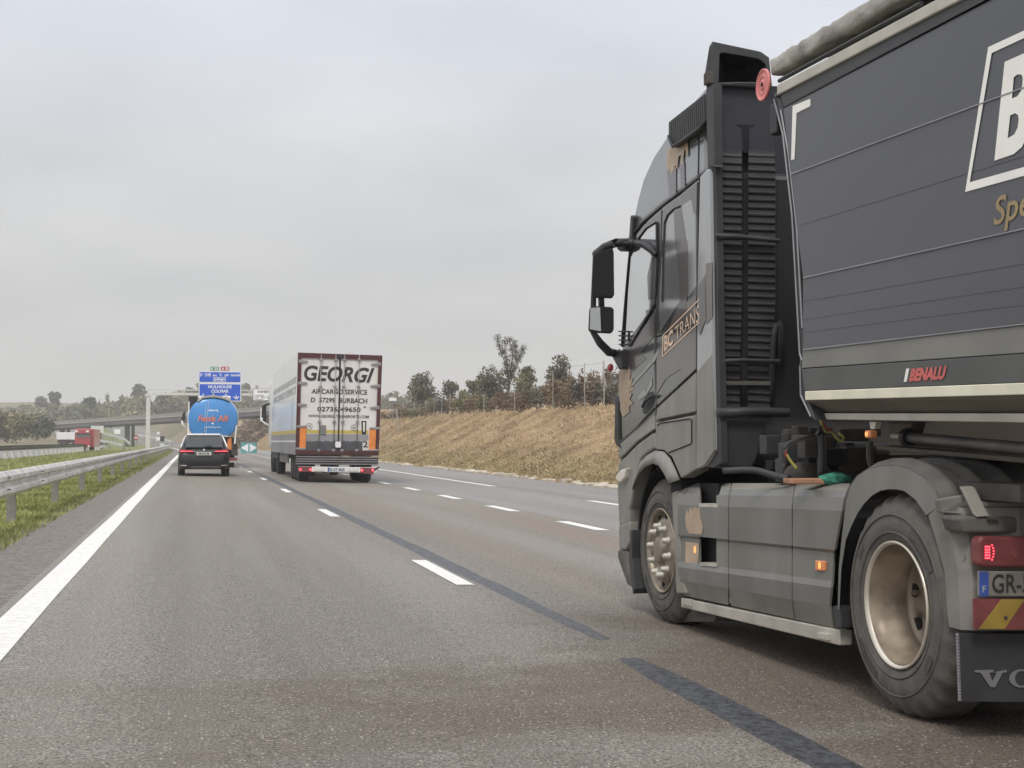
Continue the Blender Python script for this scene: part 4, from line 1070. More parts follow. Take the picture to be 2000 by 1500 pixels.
MB().tube([K(1504, 800, Yd + .02), K(1506, 730, Yd), K(1510, 660, Yd), K(1514, 632, Yd), K(1520, 628, Yd), K(1523, 640, Yd), K(1523, 720, Yd)], .022, 7).build('air_hose', 'cable_black', tr, smooth=True)
MB().tube([K(1402, 806, Yd - .1), K(1460, 804, Yd - .1), K(1541, 806, Yd - .1)], .030, 8).build('cross_rail', 'grey_plastic', tr, smooth=True)
MB().prism([K(*p, Yd - .05) for p in ((1404, 816), (1503, 818), (1493, 848), (1478, 900), (1470, 915), (1406, 915))], (0, .15, 0)).build('duct_base', 'grey_plastic', tr, bevel=.02)

# ---- chassis between the wheels: frame rails, engine parts, hoses
MB().box(XS + .78, XS + .88, 4.2, hf.y + .6, .68, .95).build('frame_rail', 'chassis', tr)
MB().box(XS + 1.62, XS + 1.72, 4.2, hf.y + .6, .68, .95).build('frame_rail', 'chassis', tr)
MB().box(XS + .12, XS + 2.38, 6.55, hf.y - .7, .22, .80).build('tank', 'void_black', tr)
for i in range(26):
    px, py = random.uniform(1500, 1700), random.uniform(835, 925); q_ = ony(px, py, random.uniform(7.0, 7.9)); w_ = random.uniform(.03, .09); h_ = random.uniform(.02, .08)
    MB().box(q_.x - w_, q_.x + w_, q_.y - .05, q_.y + .05, q_.z - h_, q_.z + h_).build('valve_block', random.choice(['grey_plastic', 'chassis', 'black_plastic']), tr, bevel=.006)
def hose(name, pts, r, m, Y=6.95):
    P = [ony(a, b, Y + (c_ if c_ else 0)) for a, b, c_ in pts]
    Q = []
    for i in range(len(P) - 1):
        for k in range(4):
            t_ = k / 4; p0, p1, p2, p3 = P[max(i - 1, 0)], P[i], P[i + 1], P[min(i + 2, len(P) - 1)]
            Q.append(.5 * ((2 * p1) + (p2 - p0) * t_ + (2 * p0 - 5 * p1 + 4 * p2 - p3) * t_ ** 2 + (3 * p1 - p0 - 3 * p2 + p3) * t_ ** 3))
    Q.append(P[-1]); return MB().tube(Q, r, 6).build(name, m, tr, smooth=True)
hose('suspension_bar', [(1412, 920, .5), (1470, 918, .4), (1510, 928, .3), (1540, 935, .2)], .022, 'grey_plastic')
hose('coiled_hose', [(1600, 832, 0), (1598, 848, 0), (1560, 858, 0), (1538, 868, 0), (1530, 885, 0), (1534, 910, 0)], .013, 'cable_black')
hose('coiled_hose', [(1604, 836, 0), (1590, 853, 0), (1550, 864, 0), (1534, 880, 0), (1531, 915, 0)], .010, 'dusty_plastic')
hose('air_line', [(1531, 880, 0), (1534, 893, 0)], .012, 'cable_red')
hose('air_line', [(1536, 888, 0), (1545, 902, 0), (1556, 915, 0)], .008, 'cable_yellow')
hose('air_line', [(1602, 820, 0), (1612, 842, 0), (1626, 845, 0), (1634, 856, 0), (1644, 862, 0), (1647, 854, 0), (1638, 846, 0)], .007, 'cable_yellow')
hose('air_line', [(1606, 825, 0), (1618, 838, 0), (1632, 848, 0)], .006, 'cable_red')
hose('air_line', [(1604, 850, 0), (1606, 880, 0), (1604, 930, 0)], .022, 'grey_plastic')
hose('air_line', [(1700, 862, -.2), (1698, 890, -.2), (1704, 915, -.2)], .018, 'dusty_plastic')
q_ = ony(1578, 928, 7.2); MB().sphere(q_, .10, 1.5, .8, .8, 14).build('gearbox', 'chassis', tr, smooth=True)
MB().tube([ony(1640, 880, 7.3), ony(1728, 884, 7.3)], .06, 10).build('air_tank', 'grey_plastic', tr, smooth=True)
for a0, b0, a1, b1, Y in ((1640, 836, 1700, 862, 7.4), (1540, 838, 1600, 900, 7.7), (1600, 862, 1640, 905, 7.5)):
    p0, p1 = ony(a0, b1, Y), ony(a1, b0, Y); MB().box(p0.x, p1.x, Y, Y + .1, p0.z, p1.z).build('chassis_bracket', 'chassis', tr, bevel=.01)

# ---- side skirts
def lerp(a, b, t): return a + (b - a) * t
rowsY = [(945, 946, .14), (957, 959, .035), (966, 972, .012), (986, 998, 0), (1044, 1074, .002), (1049, 1080, .022), (1097, 1137, .010), (1108, 1150, 0), (1132, 1187, .006), (1161, 1227, .05)]
def srow(x, r): return lerp(r[0], r[1], (x - 1330) / 310.0)
def skirt(name, cols, edge=None, skip=(), m='skirt_paint'):
    rows = []
    for i, r in enumerate(rowsY):
        row = []
        for j, c_ in enumerate(cols):
            x = c_(i) if callable(c_) else c_
            row.append(S(x, srow(x, r), XS + r[2]))
        rows.append(row)
    mb = MB().grid(rows, skip=skip)
    o = mb.build(name, [m, 'skirt_dust'], tr, solid=.012, smooth=False)
    nc = len(cols) - 1; k = 0
    for i in range(len(rows) - 1):
        for j in range(nc):
            if (i, j) in skip: continue
            if i == len(rows) - 2 or i == 0: o.data.polygons[k].material_index = 1
            k += 1
    return o
fr = lambda i: 1325 + (i > 7) * (i - 7) * 5
sk1 = skirt('side_skirt', [fr, 1346, 1368, 1401, lambda i: 1411 - min(i, 3) * 2.6, lambda i: 1428.5 - min(i, 3) * 1.6], skip={(0, 2), (1, 2), (2, 2), (5, 2), (4, 2), (0, 3), (1, 3)})
sk2 = skirt('side_skirt', [lambda i: 1430.5 - min(i, 3) * 1.6 + (i == 9) * 4, 1490, lambda i: 1553 - min(i, 3) * 1.6 + (i == 9) * 5])
sk3 = skirt('side_skirt', [lambda i: 1555 - min(i, 3) * 1.6 + (i == 9) * 5, 1600, lambda i: (1661, 1656, 1651, 1646, 1632, 1630, 1627, 1625, 1622, 1630)[i]])
# entry steps: black holes with bright treads
for (x0, y0, x1, y1) in ((1366, 944, 1404, 984), (1368, 1050, 1402, 1099)):
    MB().prism(poly_on([(x0, y0), (x1, y0), (x1, y1), (x0, y1)], XS + .08), (.05, 0, 0)).build('step_recess', 'void_black', sk1)
    p0, p1 = S(x0 + 1, y1 - 1), S(x1 - 1, y1 + (0 if y1 < 1000 else 1))
    MB().prism([p0 + Vector((-.006, 0, 0)), p1 + Vector((-.006, 0, 0)), p1 + Vector((-.006, 0, -.022)), p0 + Vector((-.006, 0, -.022))], (.10, 0, 0)).build('step_tread', 'aluminium', sk1)
# camouflage on the front skirt
for p_, m_ in (([(1338, 1012), (1341, 996), (1344, 1006), (1348, 991), (1352, 998), (1356, 990), (1361, 994), (1366, 990), (1368, 1012), (1373, 1030), (1371, 1044), (1345, 1042), (1340, 1030)], 'camo_beige'), ([(1339, 1058), (1364, 1061), (1365, 1078), (1362, 1100), (1363, 1114), (1358, 1106), (1356, 1128), (1351, 1112), (1348, 1126), (1345, 1102), (1341, 1124), (1338, 1100)], 'camo_beige')):
    MB().prism(poly_on(p_, XS - .009 if p_[0][1] < 1050 else XS + .004), (.002, 0, 0)).build('camouflage_patch', m_, sk1)
MB().prism(poly_on([(1311, 962), (1322, 958), (1325, 1010), (1332, 1110), (1339, 1160), (1320, 1160), (1317, 1080)], XS + .006), (.2, 0, 0)).build('arch_edge', 'skirt_dust', tr, bevel=.012)
MB().prism(poly_on([(1309, 944), (1330, 938), (1331, 957), (1311, 963)], XS + .02), (.2, 0, 0)).build('arch_clip', 'void_black', tr)
for x, y, w_, h_, par, X_ in ((1600, 1105, 8.5, 10.5, sk3, XS - .006), (1357, 1074, 4.5, 7, sk1, XS + .006)):
    ml = MB().prism(poly_on([(x - w_, y - h_), (x + w_, y - h_ + 1), (x + w_, y + h_), (x - w_, y + h_ - 1)], X_), (.02, 0, 0)).build('side_marker', 'amber_lens', tr, bevel=.006)
    MB().prism(poly_on([(x - 2, y - 5), (x, y - 8), (x + 2, y - 5), (x + 2, y + 4), (x, y + 7), (x - 2, y + 4)], X_ - .003), (.003, 0, 0)).build('lamp_glow', 'amber_light', ml)
bar_ = MB().prism([S(a, b, XS + .03) for a, b in ((1330, 1168), (1640, 1231), (1640, 1261), (1330, 1186))], (.07, 0, 0)).build('side_rail', 'aluminium', tr, bevel=.006)
for a, b, s_x in ((1338, 1176, .8), (1604, 1243, 1)):
    MB().prism([S(a - 9 * s_x, b - 8, XS + .012), S(a + 12 * s_x, b - 5, XS + .012), S(a + 12 * s_x, b + 9, XS + .012), S(a - 9 * s_x, b + 4, XS + .012)], (.03, 0, 0)).build('bracket', 'aluminium', bar_, bevel=.004)
slab('skirt_end_bracket', [(1625, 1185), (1634, 1182), (1642, 1190), (1642, 1226), (1632, 1226)], 'grey_plastic', tr, X=XS + .01, depth=.1, bevel=.004)
# front mud flap with a ribbed edge
P = poly_on([(1322, 1160), (1332, 1166), (1400, 1200), (1395, 1214), (1326, 1214)], XS + .12)
MB().prism(P, (.25, .02, 0)).build('mud_flap', 'rubber', tr)
mb = MB()
for k in range(12): mb.sphere(S(1323 + .25 * k, 1164 + k * 4.3, XS + .11), .008, n=6)
mb.build('flap_edge', 'trailer_joint', tr)

# ---- rear mudguard
fo_ = [(1638, 1190), (1640, 1110), (1646, 1048), (1654, 978), (1663, 950), (1676, 931), (1698, 917), (1726, 910), (1750, 910), (1774, 916), (1800, 931), (1824, 956), (1836, 988), (1846, 1050), (1854, 1120), (1864, 1200), (1868, 1226)]
fi_ = [(1638, 1191), (1643, 1110), (1652, 1053), (1663, 1025), (1675, 1001), (1688, 982), (1704, 966), (1720, 957), (1736, 954), (1750, 954), (1768, 958), (1790, 975), (1811, 1006), (1832, 1060), (1847, 1114), (1851, 1186), (1855, 1225)]
# the sheet: outer arc in Y,Z extended across the wheel, with ribs
mb = MB()
def arc_pts(X, infl=0.0):
    base_ = [S(a, b, XS) for a, b in fo_[3:13]]
    c_ = Vector((XS, hr.y, hr.z)); r_ = []
    for q_ in base_:
        d__ = (q_ - c_); r_.append(Vector((X, q_.y, q_.z)) + Vector((0, d__.y, d__.z)).normalized() * infl)
    return r_
rows = [arc_pts(XS - .004)]
for k in range(24):
    x_ = XS + .028 + k * .026; rows.append(arc_pts(x_, .012 + .020 * (1 if k % 6 in (1, 2) else 0)))
mb.grid(rows); sheet = mb.build('rear_mudguard', ['dusty_plastic'], tr, solid=.012, smooth=True)
mb = MB(); mb.grid([[S(a, b, XS - .008) for a, b in fo_[:13]], [S(a, b, XS - .012) for a, b in fi_[:13]], [S(a, b, XS + .05) for a, b in fi_[:13]]])
mb.build('mudguard_side', 'skirt_paint', tr, solid=.01, smooth=False)
# rear lower part of the guard: a boxed corner turning to the rear face
YR = 5.2
def Rr(x, y, Y=YR): return ony(x, y, Y)
sp = [(1811, 996), (1838, 990), (1850, 1050), (1858, 1110), (1866, 1190), (1872, 1228), (1862, 1226), (1855, 1218), (1850, 1180), (1846, 1114), (1832, 1060)]
c0 = [S(1813, 998, XS - .006), S(1832, 1060, XS - .006), S(1847, 1114, XS - .006), S(1851, 1180, XS - .006), S(1856, 1224, XS - .006)]
c1 = [S(1842, 990, XS - .008), S(1862, 1054, XS - .008), S(1872, 1112, XS - .008), S(1876, 1180, XS - .008), S(1878, 1230, XS - .008)]
c2 = [Rr(1880, 992, 5.33), Rr(1893, 1052, 5.27), Rr(1899, 1110, 5.24), Rr(1902, 1178, 5.23), Rr(1903, 1231, 5.23)]
c3 = [Rr(1990, 992), Rr(1990, 1052), Rr(1990, 1110), Rr(1990, 1178), Rr(1990, 1231)]
c4 = [Vector((XS + .75, YR, q_.z)) for q_ in c3]
mb = MB().grid([c0, c1, c2, c3, c4]); rg_ = mb.build('rear_corner', 'rear_shaded_dust', tr, solid=.012, smooth=False)
endp = rows[0][-1]; mb = MB()
mb.grid([[rows[k_][-1] + Vector((0, -.004, .01)) for k_ in (0, 4, 12, 24)], [Vector((XS + .03, 5.34, c2[0].z + .03)), Vector((XS + .14, 5.24, c2[0].z + .025)), Vector((XS + .3, YR, c2[0].z + .02)), Vector((XS + .75, YR, c2[0].z + .02))], [c1[0].lerp(c2[0], .5), c2[0].lerp(c3[0], .1), Vector((XS + .3, YR, c2[0].z)), c4[0]]])
mb.build('guard_infill', 'rear_shaded_dust', rg_, solid=.012, smooth=True)
MB().prism([Rr(1836, 976, 5.37), Rr(1866, 970, 5.34), Rr(1900, 966, 5.30), Rr(1990, 964, 5.26), Rr(1990, 1000, 5.26), Rr(1890, 1004, 5.30), Rr(1840, 1002, 5.37)], (0, .05, 0)).build('guard_joint', 'rear_shaded_dust', rg_, bevel=.006)
MB().prism([p + Vector((-.012, -.012, 0)) for p in (Rr(1866, 1030, 5.36), Rr(1884, 1052, 5.3), Rr(1890, 1092, 5.27), Rr(1874, 1112, 5.3), Rr(1862, 1090, 5.36))], (.02, .02, 0)).build('pressed_recess', 'dusty_plastic', rg_, bevel=.008)
# ledge above the lamps and the strap
MB().prism([Rr(1874, 1012, 5.2), Rr(1896, 1009, 5.2), Rr(2120, 1010, 5.2), Rr(2120, 1041, 5.2), Rr(1884, 1041, 5.2)], (0, .16, .0)).build('lamp_ledge', 'dusty_plastic', rg_, bevel=.012)
MB().prism([Rr(1880, 955, 5.30), Rr(1905, 953, 5.30), Rr(1932, 1008, 5.19), Rr(1907, 1010, 5.19)], (0, .03, .01)).build('strap', 'skirt_dust', rg_, bevel=.004)
MB().prism([Rr(1931, 1010, 5.18), Rr(1952, 1010, 5.18), Rr(1952, 1015, 5.18), Rr(1931, 1015, 5.18)], (0, .03, 0)).build('buckle', 'chassis', rg_)
# lamp, plate, marker board, flap
Yl = 5.15
tl_ = MB().prism([Rr(1912, 1054, Yl), Rr(1920, 1048, Yl), Rr(2160, 1050, Yl), Rr(2160, 1112, Yl), Rr(1920, 1108, Yl), Rr(1912, 1102, Yl)], (0, .07, 0)).build('tail_lamp', 'red_lens', tr, bevel=.014, seg=3)
mb = MB()
for k in range(5):
    for j in range(3): mb.disc(Rr(1925.5 + j * 3.6, 1068 + k * 5.5, Yl - .003), .0040, 'Y', 8, 0, .002)
for k in range(6): mb.disc(Rr(1938 + (0, 2, 3, 3, 2, 0)[k], 1065 + k * 5.6, Yl - .003), .0036, 'Y', 8, 0, .002)
mb.build('lamp_glow', 'red_glow', tl_)
mb = MB().prism([Rr(1974, 1080, Yl - .002), Rr(1982, 1070, Yl - .002), Rr(1990, 1080, Yl - .002), Rr(1982, 1092, Yl - .002)], (0, .003, 0)); mb.build('reflector_cell', 'marker_red', tl_)
pl_ = MB().prism([Rr(1913, 1116, Yl), Rr(2150, 1116, Yl), Rr(2150, 1165, Yl), Rr(1913, 1165, Yl)], (0, .02, 0)).build('number_plate', 'dusty_shaded_plate', tr, bevel=.004)
MB().prism([Rr(1913.5, 1116.5, Yl - .002), Rr(1931, 1116.5, Yl - .002), Rr(1931, 1164.5, Yl - .002), Rr(1913.5, 1164.5, Yl - .002)], (0, .003, 0)).build('blue_band', 'plate_blue', pl_)
mb = MB(); lettering(mb, 'GR-5', *[Rr(a, b, Yl - .004) for a, b in ((1938, 1121), (2012, 1121), (2012, 1158), (1938, 1158))], bold=.01); mb.build('lettering', 'black_lettering', pl_, recalc=False)
mb = MB(); lettering(mb, 'F', *[Rr(a, b, Yl - .004) for a, b in ((1919, 1144), (1926, 1144), (1926, 1157), (1919, 1157))]); mb.build('lettering', 'grey_lettering', pl_, recalc=False)
ck = MB().prism([Rr(1902, 1170, Yl), Rr(2140, 1170, Yl), Rr(2140, 1229, Yl), Rr(1904, 1229, Yl)], (0, .012, 0)).build('marker_board', 'marker_red', tr)
mb = MB()
for x in (1912, 2040): mb.prism([Rr(x + 44, 1170.5, Yl - .002), Rr(x + 90, 1170.5, Yl - .002), Rr(x + 50, 1228.5, Yl - .002), Rr(x, 1228.5, Yl - .002)], (0, .002, 0))
mb.build('yellow_stripe', 'marker_yellow', ck)
MB().disc(Rr(1965, 1207, Yl - .006), .008, 'Y', 12, 0, .006).build('screw', 'chassis', ck)
fl_ = MB().prism([Rr(1870, 1237, 5.22), Rr(2140, 1240, 5.22), Rr(2140, 1372, 5.22), Rr(1875, 1370, 5.22)], (0, .012, 0)).build('mud_flap', 'grey_plastic', tr)
mb = MB()
for k in range(21): mb.sphere(Rr(1870 + .22 * k, 1240 + k * 6.3, 5.225), .009, n=6)
mb.build('flap_edge', 'trailer_joint', fl_)
mb = MB(); yv = 5.214
def vv(*p): return [Rr(a, b, yv) for a, b in p]
mb.add(vv((1903, 1309), (1940, 1308), (1940, 1313), (1932, 1314), (1938, 1330), (1947, 1314), (1940, 1313), (1966, 1308), (1966, 1313), (1958, 1314), (1944, 1342), (1934, 1342), (1915, 1314), (1904, 1313)), [(0, 1, 2, 3, 12, 13), (3, 4, 11, 12), (4, 5, 9, 10, 11), (6, 7, 8, 9, 5)])
def oring(cx, w_, h_, cy=1325):
    o__ = [Rr(cx + w_ * math.cos(2 * math.pi * k / 24), cy + h_ * math.sin(2 * math.pi * k / 24), yv) for k in range(24)]
    i__ = [Rr(cx + w_ * .52 * math.cos(2 * math.pi * k / 24), cy + h_ * .80 * math.sin(2 * math.pi * k / 24), yv) for k in range(24)]
    ringpoly(mb, o__, i__)
oring(1995, 24, 18)
mb.build('lettering', 'trailer_joint', fl_, recalc=False)
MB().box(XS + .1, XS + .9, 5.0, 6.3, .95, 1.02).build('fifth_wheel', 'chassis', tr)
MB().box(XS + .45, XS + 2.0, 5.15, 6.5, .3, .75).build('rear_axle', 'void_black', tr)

# things lying on the deck behind the cab
q_ = ony(1632, 936, 6.75)
mb = MB(); rows = []
random.seed(11)
for i in range(9):
    a_ = math.pi * i / 8; ring_ = []
    for j in range(14):
        b_ = 2 * math.pi * j / 14; k_ = 1 + random.uniform(-.18, .18)
        ring_.append(q_ + Vector((.085 * math.sin(a_) * math.cos(b_) * k_, .07 * math.sin(a_) * math.sin(b_) * k_, .036 * math.cos(a_) * k_)))
    rows.append(ring_)
tag(mb.grid(rows, closed=True).build('rag', 'green_cloth', None, loc=q_, smooth=True), 'crumpled green cloth lying on the deck behind the dark cab', 'cloth')
a, b = ony(1538, 945, 6.8), ony(1610, 934, 6.8)
tag(MB().box(a.x, b.x, 6.74, 6.86, a.z, b.z).build('plank', 'plank_wood', None, loc=(a.x, 6.8, a.z), bevel=.006), 'reddish wooden plank on the deck beside the green cloth', 'plank')

# ---- tipper trailer
XT = 3.17
tt = thing('tipper_trailer', (XT + 1.25, 3, -.1), 'dark grey tipper trailer with big white framed letters and a rolled tarpaulin', 'trailer')
YEND = -4.0
def T(x, y, X=XT): return onx(x, y, X)
def run(p0, p1, Y):            # point at Y on the straight line through two measured points
    t_ = (Y - p0.y) / (p1.y - p0.y); return p0 + (p1 - p0) * t_
def band(name, top, bot, m, parent, X=XT, Xb=None, dep=.05, lift=0.0, bevel=.004):
    """A lengthwise band: top and bottom edges given by two pixels each."""
    Xb = X if Xb is None else Xb
    a0, a1 = T(*top[0], X - lift), T(*top[1], X - lift); b0, b1 = T(*bot[0], Xb - lift), T(*bot[1], Xb - lift)
    q = [a0, run(a0, a1, YEND), run(b0, b1, YEND), b0]
    return MB().prism(q, (dep, 0, 0)).build(name, m, parent, bevel=bevel)
lines = [((1520, 174), (2000, -80)), ((1530, 211), (2000, -36)), ((1544, 341), (2000, 171)), ((1568, 543.5), (2000, 447.5)), ((1568, 684), (2000, 634)), ((1565, 720), (2000, 690)), ((1572, 764), (2000, 747.5)), ((1572, 782), (2000, 771)), ((1589, 818), (2000, 825))]
side = MB()
side_o = None
# backing body of the trailer (inside the skins), full width
a0, a1 = T(1524, 178, XT + .03), T(2000, -76, XT + .03); b0, b1 = T(1572, 786, XT + .03), T(2000, 774, XT + .03)
body = MB().prism([a0, run(a0, a1, YEND), run(b0, b1, YEND), b0], (2.44, 0, 0)).build('body', 'trailer_dark', tt, bevel=.01)
pk = [band('top_band', lines[0], lines[1], 'trailer_dark', tt, lift=.005, bevel=.008)]
sp_ = []
gap = 0.8
def off(l, d): return ((l[0][0], l[0][1] + d), (l[1][0], l[1][1] + d))
for i, m_ in ((1, 'trailer_grey'), (2, 'trailer_grey'), (3, 'trailer_grey'), (4, 'trailer_low'), (5, 'trailer_mid')):
    sp_.append(band('side_panel', off(lines[i], gap), off(lines[i + 1], -gap), m_, tt, bevel=.003))
for l_ in lines[2:5]:
    band('panel_joint', off(l_, -2.2), off(l_, 1.0), 'trailer_joint', tt, lift=.006, dep=.03, bevel=.002)
# softer extrusion lines between the joints
mb = MB()
for y0, y1 in ((440, 305), (590, 515), (625, 560), (650, 595)):
    a_, b_ = T(1562, y0, XT - .001), T(2000, y1, XT - .001); mb.tube([a_, run(a_, b_, YEND)], .0012, 4)
mb.build('pressed_line', 'trailer_grey', tt)
band('reflective_tape', lines[6], lines[7], 'reflective_tape', tt, lift=.004)
band('sill', off(lines[7], 1), ((1587, 806), (2000, 806)), 'trailer_brown', tt, X=XT - .002, Xb=XT + .10, dep=.05)
band('sill_rail', ((1587, 807), (2000, 807)), ((1590, 819), (2000, 825.5)), 'aluminium', tt, X=XT + .075, Xb=XT + .075, dep=.06)
# front corner post with its two bright edges and the dark front wall
pf = [(1511, 192), (1524, 188), (1536, 240), (1556, 420), (1568, 640), (1568, 700), (1573, 770), (1591, 821), (1584, 814), (1563, 772), (1562, 716), (1566, 704), (1562, 690), (1546, 420), (1528, 260)]
fp = MB().prism([T(a, b, XT + .006) for a, b in pf], (.08, 0, 0)).build('corner_post', 'trailer_dark', tt, bevel=.006)
for pth in ([(1512, 194), (1529, 262), (1547, 420), (1562, 690), (1566, 703), (1562.5, 716), (1564, 772), (1584, 814)], [(1525, 215), (1540, 300), (1556, 440), (1567, 640)]):
    MB().tube([T(a, b, XT + .002) for a, b in pth], .006, 5).build('edge_bead', 'trailer_joint', fp)
MB().prism([T(a, b, XT + .09) for a, b in ((1512, 194), (1529, 262), (1547, 420), (1562, 690), (1564, 772), (1584, 814))] + [T(a + 14, b, XT + .09) for a, b in ((1584, 814), (1564, 772), (1562, 690), (1547, 420), (1529, 262), (1512, 194))], (2.3, 0, 0)).build('front_wall', 'navy_dark', tt)
q0 = T(1520, 240, XT + .1)
MB().box(q0.x, q0.x + .06, q0.y + .02, q0.y + .12, T(1522, 255, XT + .1).z, T(1519, 196, XT + .1).z).build('tarp_gear', 'black_plastic', tt, bevel=.008)
# rail, bracket, tarpaulin roll
rl = [T(1517, 166, XT - .02), T(1822, 2, XT - .02)]
dz0 = Vector((0, 0, -.058))
MB().prism([rl[0], run(rl[0], rl[1], YEND), run(rl[0], rl[1], YEND) + dz0, rl[0] + dz0], (.07, 0, 0)).build('tarp_rail', 'aluminium', tt, bevel=.006)
q = [T(1512, 192, XT - .012), T(1510, 184, XT - .012), T(1566, 152, XT - .012), T(1562, 163, XT - .012), T(1548, 173, XT - .012)]
MB().prism(q, (.06, 0, 0)).build('corner_bracket', 'trailer_dark', tt, bevel=.008)
MB().tube([T(1522, 158, XT - .01), T(1560, 137, XT - .01), T(1800, 7, XT - .01)], .012, 6).build('tarp_cord', 'cable_black', tt)
random.seed(9)
r0, r1 = T(1513, 130, XT + .02), T(1640, 55, XT + .02)
mb = MB(); rows = []
nn = 150
for i in range(nn + 1):
    t_ = i / nn; Y = r0.y + .02 + (YEND - r0.y) * (t_ ** 1.5); c_ = run(r0, r1, Y); ring_ = []
    wr = .006 * math.sin(Y * 13) + .006 * math.sin(Y * 29 + 1)
    for j in range(16):
        a_ = 2 * math.pi * j / 16; r_ = (1 + 8 * wr * math.cos(a_ * 2 + Y * 3) + .05 * math.sin(Y * 47 + a_ * 2) + random.uniform(-.07, .07)) * (.85 if i == 0 else 1)
        ring_.append((c_.x + .05 * r_ * math.copysign(abs(math.cos(a_)) ** .4, math.cos(a_)) + .03, c_.y, c_.z + .050 * r_ * math.copysign(abs(math.sin(a_)) ** .45, math.sin(a_))))
    rows.append(ring_)
mb.grid(rows, closed=True); mb.add([Vector(p_) for p_ in rows[0]], [tuple(range(16))])
mb.build('tarpaulin', 'tarpaulin', tt, smooth=True)
rows = []                                       # the sheet drawn across the top
for i in range(30):
    Y = r0.y - .05 + (YEND - r0.y) * i / 29; c_ = run(r0, r1, Y); rows.append([(c_.x + .05, Y, c_.z + .03), (c_.x + 1.2, Y, c_.z + .16), (c_.x + 2.45, Y, c_.z)])
MB().grid(rows).build('tarpaulin_sheet', 'tarpaulin', tt, smooth=True)
dc = T(1491, 166, XT - .005)
pd = MB().lathe([(.001, -.004), (.014, -.004), (.016, -.010), (.026, -.010), (.028, -.004), (.046, -.004), (.049, -.009), (.056, -.004), (.080, -.004), (.084, -.010), (.091, -.008), (.091, .006), (.001, .006)], dc, 'X', 40).build('pulley', 'pink_plastic', tt, smooth=True)
MB().lathe([(.001, -.013), (.010, -.013), (.010, -.004)], dc, 'X', 16).build('hub_cap', 'void_black', pd)
# white corner mark
o_ = [(1548, 208), (1582, 193), (1582, 207), (1555, 222), (1551, 311), (1545, 313), (1547, 262)]
MB().prism([T(a, b, XT - .004) for a, b in ((1548, 207), (1582, 193), (1582, 207.5), (1555, 221), (1555, 222), (1551, 311), (1545, 313))], (.003, 0, 0)).build('corner_marking', 'white_lettering', tt)
# framed letters
X_ = XT - .004
def lin(p0, p1, t_): return (p0[0] + (p1[0] - p0[0]) * t_, p0[1] + (p1[1] - p0[1]) * t_)
fo = [(1930, 92), (2500, -172), (2500, 205), (1885, 375)]; fi = [(1937, 103.5), (2490, -152), (2490, 188), (1894, 356)]
mb = MB(); ringpoly(mb, [T(a, b, X_) for a, b in fo], [T(a, b, X_) for a, b in fi]); mb.build('logo_frame', 'white_lettering', tt, recalc=False)
mb = MB()
bo = [(1962, 121), (2000, 104), (2012, 105), (2018, 118), (2017, 160), (2012, 185), (2001, 204), (2008, 214), (2010, 240), (2005, 268), (1996, 287), (1980, 301), (1942, 314)]
h1 = [(1980, 151), (1987, 145.5), (1994, 145), (1997.5, 151), (1997, 163), (1994.5, 177), (1987, 188), (1976.5, 192.5)]
h2 = [(1973, 225.5), (1983, 221), (1988.5, 225), (1989.5, 234), (1987.5, 249), (1981, 262.5), (1968, 270)]
def polyhole(outer, holes):
    bm = bmesh.new(); es = []
    for lp in [outer] + holes:
        vs = [bm.verts.new(T(a, b, X_)) for a, b in lp]
        es += [bm.edges.new((vs[i], vs[(i + 1) % len(vs)])) for i in range(len(vs))]
    bmesh.ops.triangle_fill(bm, edges=es, use_beauty=True)
    bm.verts.index_update()
    mb.add([v.co.copy() for v in bm.verts], [tuple(v.index for v in f.verts) for f in bm.faces]); bm.free()
polyhole(bo, [h1, h2])
lettering(mb, 'C', T(2040, 88, X_), T(2096, 62, X_), T(2080, 262, X_), T(2026, 284, X_), bold=.03)
mb.build('lettering', 'white_lettering', tt, recalc=False)
mb = MB(); lettering(mb, 'Spé', T(1942, 386, X_), T(2016, 360, X_), T(2013, 436, X_), T(1940, 458, X_), bold=.012, shear=.15); mb.build('lettering', 'tan_lettering', tt, recalc=False)
mb = MB(); lettering(mb, 'BENALU', T(1778, 720, X_), T(1849, 714, X_), T(1846, 741, X_), T(1775, 745.5, X_), bold=.06, shear=.18); mb.build('lettering', 'red_lettering', tt, recalc=False)
MB().prism([T(a, b, X_) for a, b in ((1770, 720), (1775.5, 719.5), (1770.5, 745.5), (1765, 746))], (.002, 0, 0)).build('logo_stripe', 'white_lettering', tt)
# chassis below the body: beam, bracket, cylinder rod, side lamp
xb = XT + .35
def Q(x, y): return onx(x, y, xb)
MB().prism([Q(1735, 824), Q(1782, 824), Q(1775, 850), Q(1770, 872), Q(1735, 870)], (.08, 0, 0)).build('chassis_bracket', 'trailer_brown', tt, bevel=.008)
a0, a1 = Q(1712, 870), Q(2000, 893); b0, b1 = Q(1712, 878), Q(2000, 905)
MB().prism([a0, run(a0, a1, YEND), run(b0, b1, YEND), b0], (.10, 0, 0)).build('chassis_beam', 'trailer_brown', tt, bevel=.006)
a0, a1 = Q(1780, 855), Q(2000, 872); b0, b1 = Q(1780, 872), Q(2000, 894)
MB().prism([a0, run(a0, a1, YEND), run(b0, b1, YEND), b0], (.02, 0, 0)).build('chassis_web', 'chassis', tt)
c0 = onx(1744, 851, xb - .05); c1 = onx(1774, 854, xb - .05); c2 = onx(2000, 875, xb - .05)
MB().tube([c0, c1], .017, 10).build('cylinder_rod', 'aluminium', tt, smooth=True)
MB().tube([c1, run(c1, c2, YEND)], .026, 12).build('cylinder_rod', 'steel_bar', tt, smooth=True)
MB().lathe([(.001, -.02), (.045, -.02), (.045, .02), (.001, .02)], c1, 'Y', 16).build('rod_collar', 'black_plastic', tt)
sl_ = onx(1702, 848, XT + .10)
